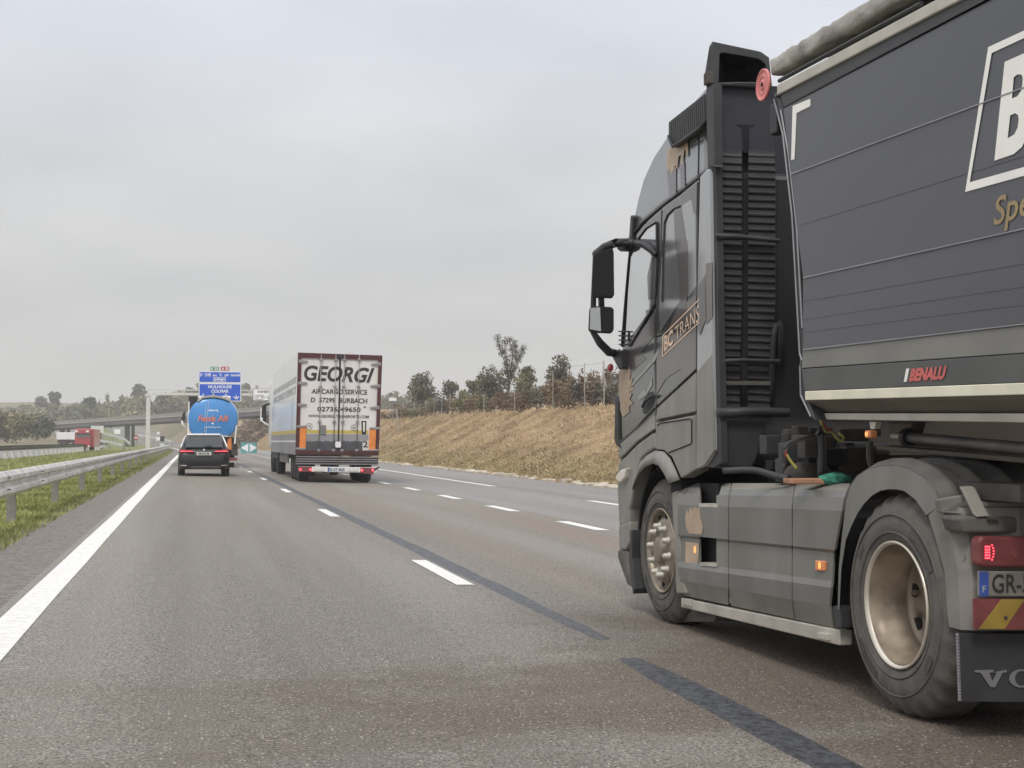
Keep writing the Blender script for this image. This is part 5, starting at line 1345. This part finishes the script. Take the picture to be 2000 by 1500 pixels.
lm = MB().box(sl_.x - .025, sl_.x + .02, sl_.y - .028, sl_.y + .028, sl_.z - .02, sl_.z + .02).build('side_lamp', 'amber_lens', tt, bevel=.010)
MB().disc((sl_.x - .029, sl_.y, sl_.z), .012, 'X', 12, 0, .004).build('lamp_glow', 'amber_light', lm)
MB().prism([onx(a, b, XT + .10) for a, b in ((1698, 824), (1711, 824), (1708, 838), (1700, 838))], (.03, 0, 0)).build('lamp_bracket', 'aluminium', tt)
MB().box(XT + .75, XT + 1.75, YEND, 5.9, 1.05, 1.25).build('chassis_frame', 'void_black', tt)

# ================================================================== THE WHITE BOX LORRY
YG = 43.0; XG = 3.17
def G(x, y, d=0.0): return ony(x, y, YG - d)
def GS(x, y, d=0.0): return onx(x, y, XG - d)
def z4(x, y): return (480 + x / 5.173, 670 + y / 5.173)
gp_ = G(660, 938)
gt = thing('box_trailer', (gp_.x, YG + 6, -.1), 'white box semi trailer with maroon rear frame and big black lettering', 'trailer')
# box: rear rectangle and front rectangle
rc = [G(*z4(527, 96)), G(*z4(1380, 126)), G(*z4(1340, 1140)), G(*z4(502, 1130))]
LEN = 13.6
def wb(y): return y + LEN
bx = MB()
fr_ = [Vector((p.x, p.y + LEN, p.z)) for p in rc]
bx.add([p + Vector((0, .04, 0)) for p in rc] + fr_, [(0, 1, 2, 3), (4, 7, 6, 5), (0, 4, 5, 1), (1, 5, 6, 2), (2, 6, 7, 3), (3, 7, 4, 0)])
bx.build('body', 'white_body', gt, bevel=.02)
def gs_band(name, y0, y1, m, d=.006, x0=0.0, x1=13.55):
    """Lengthwise band on the left side between two heights (rows at the rear edge)."""
    a, b = G(*z4(515, y0)), G(*z4(505, y1)); xx = lambda z: rc[3].x + (rc[0].x - rc[3].x) * (z - rc[3].z) / (rc[0].z - rc[3].z) - d
    return MB().prism([(xx(a.z), YG + .05 + x0, a.z), (xx(a.z), YG + x1, a.z), (xx(b.z), YG + x1, b.z), (xx(b.z), YG + .05 + x0, b.z)], (.005, 0, 0)).build(name, m, gt)
gs_band('lower_band', 1000, 1128, 'lower_grey'); gs_band('lower_band', 915, 985, 'lower_grey'); gs_band('white_line', 985, 1000, 'white_metal')
gs_band('ochre_stripe', 874, 915, 'ochre'); gs_band('blue_reflection', 600, 860, 'sky_blue_panel', x0=.8)  # bluish reflection on the white side, painted as a pale blue band
gs_band('side_seam', 505, 960, 'steel_bar', d=.012, x0=1.6, x1=1.68)
xl = lambda z: rc[3].x + (rc[0].x - rc[3].x) * (z - rc[3].z) / (rc[0].z - rc[3].z) - .012
mb = MB()
for (tx, ya, yb2, e0, e1) in (('GEORGI TRANSPORTE', 330, 395, .4, 12.6), ('AIRCARGO SERVICE', 425, 505, .4, 12.8)):
    za, zb = G(*z4(515, ya)).z, G(*z4(510, yb2)).z
    lettering(mb, tx, (xl(za), YG + e1, za), (xl(za), YG + e0, za), (xl(zb), YG + e0, zb), (xl(zb), YG + e1, zb), bold=.02, shear=.1)
mb.build('lettering', 'grey_lettering', gt, recalc=False)
# rear face
def gpoly(name, pts, m, parent=None, d=.02, dep=.02, bevel=0): return MB().prism([G(*z4(*p), d) for p in pts], (0, dep, 0)).build(name, m, parent or gt, bevel=bevel)
mb = MB()
fo = [(527, 96), (1380, 126), (1342, 1130), (502, 1120)]; fi = [(562, 148), (1342, 172), (1308, 1085), (540, 1085)]
ringpoly(mb, [G(*z4(*p), .05) for p in fo], [G(*z4(*p), .05) for p in fi])
rf = mb.build('rear_frame', 'maroon', gt, solid=.04)
dl = gpoly('rear_door', [(562, 148), (946, 160), (930, 1085), (540, 1085)], 'door_beige', d=.02)
drr = gpoly('rear_door', [(962, 160), (1342, 172), (1308, 1085), (942, 1085)], 'door_beige', d=.02)
gpoly('door_gap', [(946, 130), (962, 130), (940, 1095), (928, 1095)], 'void_black', d=.035)
gpoly('door_stripe', [(612, 878), (1240, 882), (1238, 918), (612, 912)], 'ochre', dl, d=.024)
gpoly('door_base', [(612, 918), (1240, 922), (1240, 1000), (612, 996)], 'lower_grey', dl, d=.023)
bump = [(612, 985)] + [(612 + k * 19, 985 + (8 if k % 2 else -2) + (k % 5) * 2) for k in range(1, 30)] + [(1180, 990)]
gpoly('dark_base', bump + [(1180, 1085), (605, 1085)], 'door_dark_grey', dl, d=.027)
gpoly('dark_base', [(1180, 1000), (1240, 985), (1240, 1085), (1180, 1085)], 'door_beige', drr, d=.029)
gpoly('frame_foot', [(505, 1085), (1342, 1090), (1340, 1135), (503, 1128)], 'maroon', rf, d=.055)
lettering(MB(), 'GEORGI', *[G(*z4(*p), .03) for p in ((585, 222), (1302, 252), (1270, 405), (592, 380))], bold=.028, shear=.18).build('lettering', 'black_lettering', dl, recalc=False)
for tx, pts, bo_ in (('AIRCARGO SERVICE', ((668, 462), (1228, 474), (1226, 524), (664, 510)), .022), ('D  57299  BURBACH', ((660, 550), (1228, 560), (1226, 612), (656, 598)), .02), ('02736/49650', ((724, 642), (1162, 650), (1160, 698), (722, 690)), .02), ('WWW.GEORGI-TRANSPORTE.COM', ((632, 722), (1244, 732), (1242, 762), (630, 750)), .018)):
    lettering(MB(), tx, *[G(*z4(*p), .03) for p in pts], bold=bo_).build('lettering', 'black_lettering', dl, recalc=False)
lettering(MB(), '-', *[G(*z4(*p), .03) for p in ((1190, 642), (1215, 643), (1215, 654), (1190, 653))]).build('lettering', 'black_lettering', dl, recalc=False)
mb = MB()
for cx, cy, r_, tx in ((642, 842, 32, '70'), (1096, 856, 32, '80')):
    o1 = [(cx + r_ * math.cos(2 * math.pi * k / 20), cy + r_ * math.sin(2 * math.pi * k / 20)) for k in range(20)]; i1 = [(cx + r_ * .88 * math.cos(2 * math.pi * k / 20), cy + r_ * .88 * math.sin(2 * math.pi * k / 20)) for k in range(20)]
    ringpoly(mb, [G(*z4(*p), .032) for p in o1], [G(*z4(*p), .032) for p in i1])
    lettering(mb, tx, *[G(*z4(*p), .032) for p in ((cx - 15, cy - 11), (cx + 15, cy - 11), (cx + 15, cy + 11), (cx - 15, cy + 11))])
mb.build('speed_mark', 'black_lettering', dl, recalc=False)
gpoly('document_box', [(746, 828), (812, 830), (810, 926), (744, 924)], 'trailer_low', dl, d=.05, dep=.04, bevel=.01)
tp = gpoly('lock_slot', [(1168, 786), (1220, 788), (1214, 924), (1172, 922)], 'black_plastic', gt, d=.03)
gpoly('slot_inside', [(1184, 800), (1206, 800), (1202, 895), (1186, 895)], 'door_beige', tp, d=.036)
for x0, x1, dd in ((764, 736, dl), (912, 885, dl), (1000, 970, drr), (1148, 1120, drr)):
    a, b = G(*z4(x0, 118), .075), G(*z4(x1, 1130), .075)
    rb_ = MB().tube([a, b], .013, 7).build('lock_rod', 'steel_bar', dd, smooth=True)
    for t_ in (.05, .32, .67, .955):
        c_ = a.lerp(b, t_); MB().box(c_.x - .05, c_.x + .05, c_.y - .02, c_.y + .04, c_.z - .035, c_.z + .035).build('rod_bracket', 'steel_bar', dd, bevel=.008)
for y_ in (185, 405, 625):
    gpoly('hinge', [(540 - y_ * .025, y_ - 18), (632 - y_ * .025, y_ - 10), (632 - y_ * .025, y_ + 8), (540 - y_ * .025, y_ + 16)], 'steel_bar', dl, d=.08, dep=.04, bevel=.01)
    gpoly('hinge', [(1274 - y_ * .03, y_ + 20), (1372 - y_ * .03, y_ + 10), (1372 - y_ * .03, y_ + 46), (1274 - y_ * .03, y_ + 38)], 'steel_bar', drr, d=.08, dep=.04, bevel=.01)
gpoly('corner_buffer', [(536, 850), (612, 852), (606, 1062), (536, 1060)], 'tank_orange', rf, d=.07, dep=.04, bevel=.015)
gpoly('corner_buffer', [(1252, 868), (1326, 870), (1318, 1080), (1244, 1078)], 'tank_orange', rf, d=.07, dep=.04, bevel=.015)
gpoly('buffer_frame', [(514, 832), (612, 830), (612, 852), (514, 856)], 'steel_bar', rf, d=.09, dep=.05, bevel=.01)
gpoly('buffer_frame', [(1254, 850), (1358, 848), (1358, 872), (1252, 872)], 'steel_bar', rf, d=.09, dep=.05, bevel=.01)
gpoly('buffer_frame', [(505, 1056), (606, 1058), (606, 1076), (505, 1078)], 'steel_bar', rf, d=.09, dep=.05, bevel=.01)
gpoly('buffer_frame', [(1244, 1072), (1342, 1074), (1342, 1092), (1244, 1090)], 'steel_bar', rf, d=.09, dep=.05, bevel=.01)
gpoly('top_lock', [(912, 120), (992, 122), (990, 152), (914, 150)], 'black_plastic', rf, d=.075, dep=.03)
lk = gpoly('lock_hub', [(908, 996), (960, 996), (966, 1030), (958, 1058), (908, 1056), (902, 1028)], 'white_body', dl, d=.09, dep=.03, bevel=.01)
mb = MB(); lettering(mb, '2', *[G(*z4(*p), .034) for p in ((1186, 990), (1236, 992), (1232, 1056), (1184, 1054))], bold=.03); mb.build('lettering', 'black_lettering', drr, recalc=False)
tl4 = gpoly('tail_lift', [(512, 1140), (1340, 1150), (1338, 1236), (512, 1226)], 'grey_plastic', gt, d=.06, dep=.08)
for y_ in (1142, 1166, 1188, 1214):
    gpoly('lift_rib', [(506, y_), (1338, y_ + 8), (1338, y_ + 17), (506, y_ + 9)], 'steel_bar', tl4, d=.09, dep=.03)
bmp = gpoly('bumper', [(535, 1246), (1326, 1256), (1322, 1310), (535, 1300)], 'white_metal', gt, d=.05, dep=.1, bevel=.015)
gpoly('tail_lamp', [(535, 1248), (670, 1250), (664, 1304), (535, 1302)], 'red_lens', bmp, d=.07, dep=.05, bevel=.01)
gpoly('tail_lamp', [(1160, 1258), (1295, 1262), (1290, 1328), (1158, 1316)], 'red_lens', bmp, d=.07, dep=.05, bevel=.01)
gpoly('lamp_bracket', [(1295, 1268), (1350, 1248), (1352, 1262), (1292, 1300)], 'maroon', bmp, d=.06, dep=.04)
for x_ in (552, 655, 1175, 1283):
    MB().disc(G(*z4(x_, 1278 if x_ < 900 else 1284), .078), .035, 'Y', 14, 0, .01).build('reflector', 'red_glow', bmp)
npl = gpoly('number_plate', [(828, 1256), (1004, 1258), (1004, 1300), (828, 1298)], 'sky_blue_panel', gt, d=.075, dep=.02)
gpoly('blue_band', [(828, 1256), (846, 1256), (846, 1298), (828, 1298)], 'plate_blue', npl, d=.079, dep=.003)
mb = MB(); lettering(mb, 'SI GT 4020', *[G(*z4(*p), .082) for p in ((852, 1264), (998, 1266), (998, 1294), (852, 1292))], bold=.02); mb.build('lettering', 'black_lettering', npl, recalc=False)
for x0, x1 in ((690, 800), (1030, 1135)):
    gpoly('lamp_box', [(x0, 1256), (x1, 1258), (x1, 1296), (x0, 1294)], 'plate', bmp, d=.07, dep=.02, bevel=.01)
def small_wheel(parent, x, y, z, R=.5, w=.32, m='rubber_dark', n=32, rim='hub_metal'):
    ty = MB().lathe([(R * .56, .02), (R * .6, 0), (R * .9, 0), (R, .05), (R, w - .05), (R * .9, w), (R * .56, w)], (x, y, z), 'X', n).build('tyre', m, parent, smooth=True)
    MB().lathe([(R * .57, .03), (R * .5, .08), (R * .3, .09), (R * .28, .02), (.001, .02)], (x, y, z), 'X', n).build('rim', rim, ty, smooth=True)
    return ty
lft = XG + .12
for dy_ in (1.3, 2.6, 3.9):
    small_wheel(gt, lft, YG + dy_, .42); small_wheel(gt, XG + 2.12, YG + dy_, .38)
MB().box(XG + .5, XG + 2.1, YG + .4, YG + 13, .75, 1.0).build('chassis_frame', 'chassis', gt)
MB().prism([(XG + .06, YG + 5, 1.05), (XG + .06, YG + 9.5, 1.05), (XG + .06, YG + 9.5, .45), (XG + .06, YG + 5, .45)], (.05, 0, 0)).build('side_guard', 'trailer_low', gt)
MB().box(XG + .05, XG + .4, YG + .35, YG + 4.6, .92, .97).build('mudguard', 'black_plastic', gt)
for x_ in (.25, 1.97): MB().box(XG + x_, XG + x_ + .36, YG + .55, YG + .58, .12, .85).build('mud_flap', 'rubber_dark', gt)
# its tractor, mostly hidden in front
gc = thing('tractor_unit', (XG + 1.25, YG + 14.5, -.1), 'white tractor unit almost hidden in front of the white box trailer', 'lorry')
MB().box(XG + .02, XG + 2.5, YG + 14.4, YG + 16.6, .9, 3.7).build('cab', 'white_body', gc, bevel=.12)
MB().box(XG + .04, XG + 2.48, YG + 10.2, YG + 14.4, .55, 1.0).build('chassis_skirt', 'grey_plastic', gc)
small_wheel(gc, XG + .08, YG + 11.6, .42); small_wheel(gc, XG + .08, YG + 15.3, .42); small_wheel(gc, XG + 2.15, YG + 11.6, .36); small_wheel(gc, XG + 2.15, YG + 15.3, .36)
def YM(x, y): return ony(x, y, YG + 16.0)
mrr = MB().prism([YM(511.5, 792), YM(520, 790), YM(520, 826), YM(509, 826)], (0, .2, 0)).build('main_mirror', 'black_plastic', gc, bevel=.03)
MB().tube([YM(512, 816), YM(511, 822), YM(518, 827), YM(526, 832)], .045, 7).build('mirror_arm', 'white_body', mrr, smooth=True)
MB().tube([YM(516, 792), YM(528, 788)], .05, 6).build('mirror_arm', 'black_plastic', mrr, smooth=True)
MB().tube([YM(510.2, 796), YM(509.2, 822)], .03, 6).build('mirror_edge', 'white_body', mrr)

# ================================================================== THE BLUE TANKER
YT = 66.0
def K3(x, y, d=0.0): return ony(x, y, YT - d)
tc_ = K3(415.5, 818)
tk = thing('tank_trailer', (tc_.x, YT + 5, -.03), 'blue tanker semi trailer with red script lettering behind the dark car', 'trailer')
ex, ez = 47.5 / FPX * YT, 42 / FPX * YT
def tank_ring(Y, s=1.0):
    R_ = []
    for k in range(40):
        a_ = 2 * math.pi * k / 40; cx, sz = math.cos(a_), math.sin(a_)
        cx = math.copysign(abs(cx) ** .88, cx); sz = math.copysign(abs(sz) ** .88, sz)
        z_ = tc_.z + ez * s * sz; R_.append((tc_.x + ex * s * cx, Y, max(z_, tc_.z - ez * .80)))
    return R_
mb = MB(); rows = [tank_ring(YT + d_, s_) for d_, s_ in ((-.16, .05), (-.15, .35), (-.11, .65), (-.05, .86), (0, .955), (.05, .985))]
mb.grid(rows, closed=True).build('tank_end', 'tank_blue', tk, smooth=True)
mb = MB().grid([tank_ring(YT + .05, .99), tank_ring(YT + .10, 1.02), tank_ring(YT + .18, 1.02), tank_ring(YT + .20, .99), tank_ring(YT + 11, .99)], closed=True)
mb.build('tank', 'silver_trim', tk, smooth=True)
mb = MB()
lettering(mb, 'SBO', *[K3(a, b, .15) for a, b in ((407.5, 800), (426, 800), (426, 806.5), (407.5, 806.5))], bold=.04)
lettering(mb, 'ag-trading.com', *[K3(a, b, .15) for a, b in ((400, 832.5), (431, 832.5), (431, 836), (400, 836))], bold=.01)
mb.disc(K3(415.5, 827, .16), .05, 'Y', 12)
mb.build('lettering', 'white_lettering', tk, recalc=False)
mb = MB(); lettering(mb, 'Fessla Alfi', *[K3(a, b, .19) for a, b in ((386, 811), (446.5, 811), (446.5, 823), (386, 823))], bold=.02, shear=.3); mb.build('lettering', 'orange_lettering', tk, recalc=False)
mb = MB(); mb.tube([K3(408, 784, .12), K3(404, 815, .17), K3(402, 850, .1)], .012, 5).tube([K3(403, 784, .1), K3(400, 815, .16), K3(399, 850, .1)], .009, 5); mb.build('ladder_rail', 'silver_trim', tk)
MB().box(K3(374, 0).x, K3(453, 0).x, YT - .2, YT - .1, K3(0, 852.5).z, K3(0, 850).z).build('rear_bar', 'silver_trim', tk)
for a_, b_, c_ in ((366.5, 369, 1), (457, 459.5, 1)):
    p0, p1 = K3(a_, 858 if a_ < 400 else 885), K3(b_, 784 if a_ < 400 else 812)
    MB().prism([K3(365 if a_ < 400 else 456.5, 872), K3(368 if a_ < 400 else 459.5, 872), K3(370.5 if a_ < 400 else 463, 784 if a_ < 400 else 830), K3(368 if a_ < 400 else 460.5, 784 if a_ < 400 else 830)], (0, .08, 0)).build('side_frame', 'white_metal', tk)
wk = MB(); rows = [[K3(386, 786), K3(396, 778), K3(415, 775.5), K3(433, 778), K3(450, 784)], [K3(386, 781), K3(396, 774), K3(415, 771.5), K3(433, 774), K3(450, 777)]]
wk.grid(rows); ct = wk.build('catwalk', 'aluminium', tk, solid=.2)
for a, b, c_, d_ in ((387, 773, 396, 786), (433, 773, 451, 782)):
    p0, p1 = K3(a, d_), K3(c_, b); MB().box(p0.x, p1.x, YT + .1, YT + .6, p0.z, p1.z).build('valve_box', 'white_metal', tk, bevel=.06)
mb = MB()
for x_ in (397, 417, 441): mb.tube([K3(x_, 778), K3(x_, 769)], .03, 5)
mb.build('rail_post', 'white_metal', tk)
MB().prism([K3(368.5, 774), K3(386, 774), K3(385, 790), K3(372, 806), K3(369, 800)], (0, .8, 0)).build('pump_box', 'navy_dark', tk)
MB().prism([K3(444, 858), K3(452, 855), K3(452, 878), K3(444, 878)], (0, .3, 0)).build('orange_panel', 'tank_orange', tk)
MB().prism([K3(452, 866), K3(464.5, 866), K3(464.5, 890), K3(452, 890)], (0, .5, 0)).build('equipment_box', 'chassis', tk, bevel=.02)
MB().prism([K3(372, 894), K3(463.5, 894), K3(463.5, 899.5), K3(372, 899.5)], (0, .1, 0)).build('tail_lamp', 'red_lens', tk)
MB().prism([K3(372, 900), K3(463.5, 900), K3(463.5, 903), K3(372, 903)], (0, .1, 0)).build('bumper', 'aluminium', tk)
mb_ = MB().box(tc_.x - .9, tc_.x + 1.0, YT + .4, YT + 11, .75, 1.4).build('chassis_frame', 'chassis', tk)
for dy_ in (1.0, 2.3, 3.6):
    small_wheel(tk, K3(452, 0).x, YT + dy_, .44, w=.34); small_wheel(tk, K3(371, 0).x, YT + dy_, .46, w=.34)
tcab = thing('tractor_unit', (tc_.x, YT + 13, 0), 'white tractor unit hidden in front of the blue tanker, only its mirrors showing', 'lorry')
MB().box(tc_.x - 1.15, tc_.x + 1.15, YT + 11.5, YT + 13.6, .8, 3.3).build('cab', 'white_body', tcab, bevel=.1)
for sx_ in (-1.2, .9):
    small_wheel(tcab, tc_.x + sx_, YT + 12.6, .45)
def YN(x, y): return ony(x, y, YT + 12)
mm = MB().prism([YN(357, 806), YN(362, 803), YN(362, 821), YN(354, 820)], (0, .2, 0)).build('main_mirror', 'black_plastic', tcab, bevel=.04)
MB().tube([YN(355, 822), YN(357, 830), YN(364, 836)], .06, 6).build('mirror_arm', 'white_body', mm, smooth=True)
mm = MB().prism([YN(456, 803), YN(461, 806), YN(463, 818), YN(459, 818)], (0, .2, 0)).build('main_mirror', 'black_plastic', tcab, bevel=.04)

# ================================================================== THE DARK ESTATE CAR
YC = 48.6
cc = ony(398, 931, YC)
car = thing('estate_car', (cc.x, YC, cc.z), 'dark estate car with lit red tail lamps in the lane ahead of us', 'car')
CX, CZ = cc.x, road_z(cc.x)
def ring(z, hw, yr, yf, r=.18, taper=.04):
    P = []
    for sx_, sy_ in ((-1, -1), (1, -1), (1, 1), (-1, 1)):
        for k in range(5):
            t_ = k / 4 * math.pi / 2
            # corner arcs, counter-clockwise from the rear left
            if (sx_, sy_) == (-1, -1): dx_, dy_ = -math.cos(t_), -math.sin(t_)
            elif (sx_, sy_) == (1, -1): dx_, dy_ = math.sin(t_), -math.cos(t_)
            elif (sx_, sy_) == (1, 1): dx_, dy_ = math.cos(t_), math.sin(t_)
            else: dx_, dy_ = -math.sin(t_), math.cos(t_)
            yy2 = (yr + r if sy_ < 0 else yf - r) + dy_ * r
            P.append((CX + sx_ * (hw - r) + dx_ * r, YC + yy2, CZ + z))
    return P
lv = [(.24, .80, .12, 4.6, .2), (.34, .88, .03, 4.68, .22), (.52, .915, 0, 4.72, .24), (.70, .92, .03, 4.70, .24), (.80, .915, .06, 4.62, .22), (.92, .89, .12, 4.45, .2), (.97, .845, .16, 4.2, .2)]
MB().grid([ring(*v) for v in lv], closed=True).add([Vector(p) for p in ring(*lv[-1])], [tuple(range(20))]).add([Vector(p) for p in ring(*lv[0])], [tuple(range(20))]).build('body', 'car_paint', car, smooth=True)
gh = [(.95, .83, .17, 3.9, .18), (1.10, .78, .28, 3.3, .18), (1.30, .70, .44, 2.75, .18), (1.41, .63, .50, 2.5, .2), (1.455, .55, .62, 2.3, .2)]
MB().grid([ring(*v) for v in gh], closed=True).add([Vector(p) for p in ring(*gh[-1])], [tuple(range(20))]).build('roof', 'car_paint', car, smooth=True)
for s_x in (-1, 1):
    MB().tube([(CX + s_x * .85, YC + .14, CZ + .96), (CX + s_x * .795, YC + .24, CZ + 1.10), (CX + s_x * .71, YC + .40, CZ + 1.30), (CX + s_x * .62, YC + .46, CZ + 1.42)], .035, 6).build('roof_pillar', 'silver_trim', car, smooth=True)
MB().prism([(CX - .62, YC + .34, CZ + 1.46), (CX + .62, YC + .34, CZ + 1.46), (CX + .56, YC + .6, CZ + 1.485), (CX - .56, YC + .6, CZ + 1.485)], (0, 0, -.05)).build('roof_spoiler', 'silver_trim', car, bevel=.015)  # silver stands in for sky reflected along the dark roof edge
MB().prism([(CX - .04, YC + .9, CZ + 1.45), (CX + .04, YC + .9, CZ + 1.45), (CX + .01, YC + 1.05, CZ + 1.54), (CX - .01, YC + 1.05, CZ + 1.54)], (0, .02, 0)).build('antenna_fin', 'car_paint', car)
MB().prism([(CX - .68, YC + .08, CZ + 1.00), (CX + .68, YC + .08, CZ + 1.00), (CX + .635, YC + .26, CZ + 1.28), (CX + .56, YC + .33, CZ + 1.39), (CX - .56, YC + .33, CZ + 1.39), (CX - .635, YC + .26, CZ + 1.28)], (0, .1, .02)).build('rear_window', 'rear_glass', car, bevel=.01)
MB().tube([(CX - .02, YC + .055, CZ + 1.03), (CX + .28, YC + .09, CZ + 1.07)], .014, 5).build('rear_wiper', 'black_plastic', car)
for s_x in (-1, 1):
    l_ = MB().prism([(CX + s_x * .36, YC - .045, CZ + .84), (CX + s_x * .88, YC + .06, CZ + .83), (CX + s_x * .90, YC + .10, CZ + .95), (CX + s_x * .62, YC - .01, CZ + .92), (CX + s_x * .36, YC - .04, CZ + .88)], (0, .12, 0)).build('tail_lamp', 'red_lens', car, bevel=.012)
    MB().prism([(CX + s_x * .40, YC - .053, CZ + .855), (CX + s_x * .83, YC + .035, CZ + .855), (CX + s_x * .85, YC + .04, CZ + .875), (CX + s_x * .40, YC - .052, CZ + .872)], (0, .02, 0)).build('lamp_glow', 'red_glow', l_)
    MB().prism([(CX + s_x * .62, YC - .03, CZ + .36), (CX + s_x * .82, YC + .02, CZ + .37), (CX + s_x * .82, YC + .02, CZ + .395), (CX + s_x * .62, YC - .03, CZ + .385)], (0, .05, 0)).build('bumper_reflector', 'silver_trim', car)
    small_wheel(car, CX + (-.93 if s_x < 0 else .70), YC + .95, .315 + CZ, R=.335, w=.24); small_wheel(car, CX + (-.93 if s_x < 0 else .70), YC + 3.75, .315 + CZ, R=.335, w=.24)
cp_ = MB().box(CX - .26, CX + .26, YC - .055, YC - .02, CZ + .73, CZ + .84).build('number_plate', 'plate', car)
mb = MB(); lettering(mb, 'GM-872-BK', (CX - .21, YC - .06, CZ + .82), (CX + .21, YC - .06, CZ + .82), (CX + .21, YC - .06, CZ + .75), (CX - .21, YC - .06, CZ + .75), bold=.03); mb.build('lettering', 'black_lettering', cp_, recalc=False)
MB().disc((CX, YC - .035, CZ + .92), .04, 'Y', 14, 0, .02).build('round_badge', 'silver_trim', car)
MB().tube([(CX - .50, YC - .03, CZ + .33), (CX - .50, YC + .2, CZ + .33)], .045, 10).build('exhaust_tip', 'void_black', car)
MB().box(CX - .55, CX + .6, YC - .012, YC + .1, CZ + .26, CZ + .36).build('bumper_insert', 'grey_plastic', car, bevel=.02)

car.scale = (.94, 1, 1)
# ================================================================== THE RED LORRY COMING THE OTHER WAY
Yr = 170.0
def RR(x, y): return ony(x, y, Yr)
c_ = RR(163, 878)
rt = thing('red_lorry', (c_.x, Yr, c_.z), 'red lorry cab coming the other way behind the far guardrail', 'lorry')
p0, p1 = RR(145.5, 874), RR(178, 837)
MB().box(p0.x, p1.x, Yr, Yr + 2.2, p0.z, p1.z).build('cab', 'red_truck', rt, bevel=.15, seg=3)
p0, p1 = RR(178, 873), RR(184, 838)
MB().box(p0.x + .02, p1.x, Yr + .4, Yr + 11, p0.z, p1.z).build('body', 'red_truck', rt)
p0, p1 = RR(148.5, 854), RR(176, 848); MB().box(p0.x, p1.x, Yr - .05, Yr + .1, p0.z, p1.z).build('windscreen', 'glass', rt, bevel=.02)
p0, p1 = RR(148.5, 849), RR(176, 847); MB().box(p0.x, p1.x, Yr - .2, Yr + .1, p0.z, p1.z).build('sun_visor', 'black_plastic', rt)
for a, b in ((149.5, 843), (171, 843)):
    q_ = RR(a, b); MB().sphere(q_, .2, 1, .6, .8, 10).build('roof_lamp', 'white_metal', rt, smooth=True)
for a, b in ((150, 872), (173, 872)):
    q_ = RR(a, b); MB().sphere(q_, .14, 1.3, .6, .8, 10).build('headlamp', 'white_metal', rt, smooth=True)
p0, p1 = RR(152, 873), RR(171, 868.5); MB().box(p0.x, p1.x, Yr - .06, Yr + .1, p0.z, p1.z).build('grille', 'maroon', rt)
for a in (148, 173):
    q_ = RR(a, 876); small_wheel(rt, q_.x, Yr + 1.2, q_.z + .25, R=.5)
q_ = RR(187, 870); small_wheel(rt, RR(181, 0).x, Yr + 8, q_.z - .1, R=.5)
p0, p1 = ony(110, 858.5, 205), ony(146, 844.5, 205)
wt = thing('parked_trailer', (p0.x, 205, p0.z - 1), 'white lorry trailer with dark red base seen behind the red cab', 'trailer')
MB().box(p0.x, p1.x + .4, 205, 207.4, p0.z, p1.z).build('box_body', 'white_body', wt, bevel=.05)
p0, p1 = ony(112, 865, 205), ony(146, 859, 205)
MB().box(p0.x, p1.x + .4, 205.1, 207.2, p0.z, p1.z).build('chassis_frame', 'maroon', wt)
for a in (118, 126, 140): q_ = ony(a, 866, 205); small_wheel(wt, q_.x, 205.3, q_.z, R=.45)
p0 = ony(190, 868, 230)
cr2 = thing('white_car', (p0.x, 230, p0.z - .6), 'small white car following the red lorry on the opposite side', 'car')
wq = 6 / FPX * 230
MB().box(p0.x - .9, p0.x + .9, 230, 234, p0.z - .55, p0.z + .15).build('body', 'white_body', cr2, bevel=.12)
MB().prism([(p0.x - .75, 230.9, p0.z + .15), (p0.x + .75, 230.9, p0.z + .15), (p0.x + .6, 231.6, p0.z + .65), (p0.x - .6, 231.6, p0.z + .65)], (0, 1.9, 0)).build('windscreen', 'rear_glass', cr2)
for s_x in (-.85, .6): small_wheel(cr2, p0.x + s_x, 230.7, p0.z - .6, R=.32, w=.22)

# ================================================================== THE AIR
hz_ = MB().box(-1010, 1110, -40, 3320, -4, 75).build('haze', 'road_paint', None)
hm_ = bpy.data.materials.new('haze'); hm_.use_nodes = True
ht = hm_.node_tree; ht.nodes.clear()
ho = ht.nodes.new('ShaderNodeOutputMaterial'); pv = ht.nodes.new('ShaderNodeVolumePrincipled')
pv.inputs['Color'].default_value = (.95, .955, .97, 1); pv.inputs['Density'].default_value = .0007; pv.inputs['Anisotropy'].default_value = .2
ht.links.new(pv.outputs[0], ho.inputs['Volume'])
hz_.data.materials.clear(); hz_.data.materials.append(hm_)
kindof(hz_, 'stuff')
sc.cycles.volume_bounces = 1
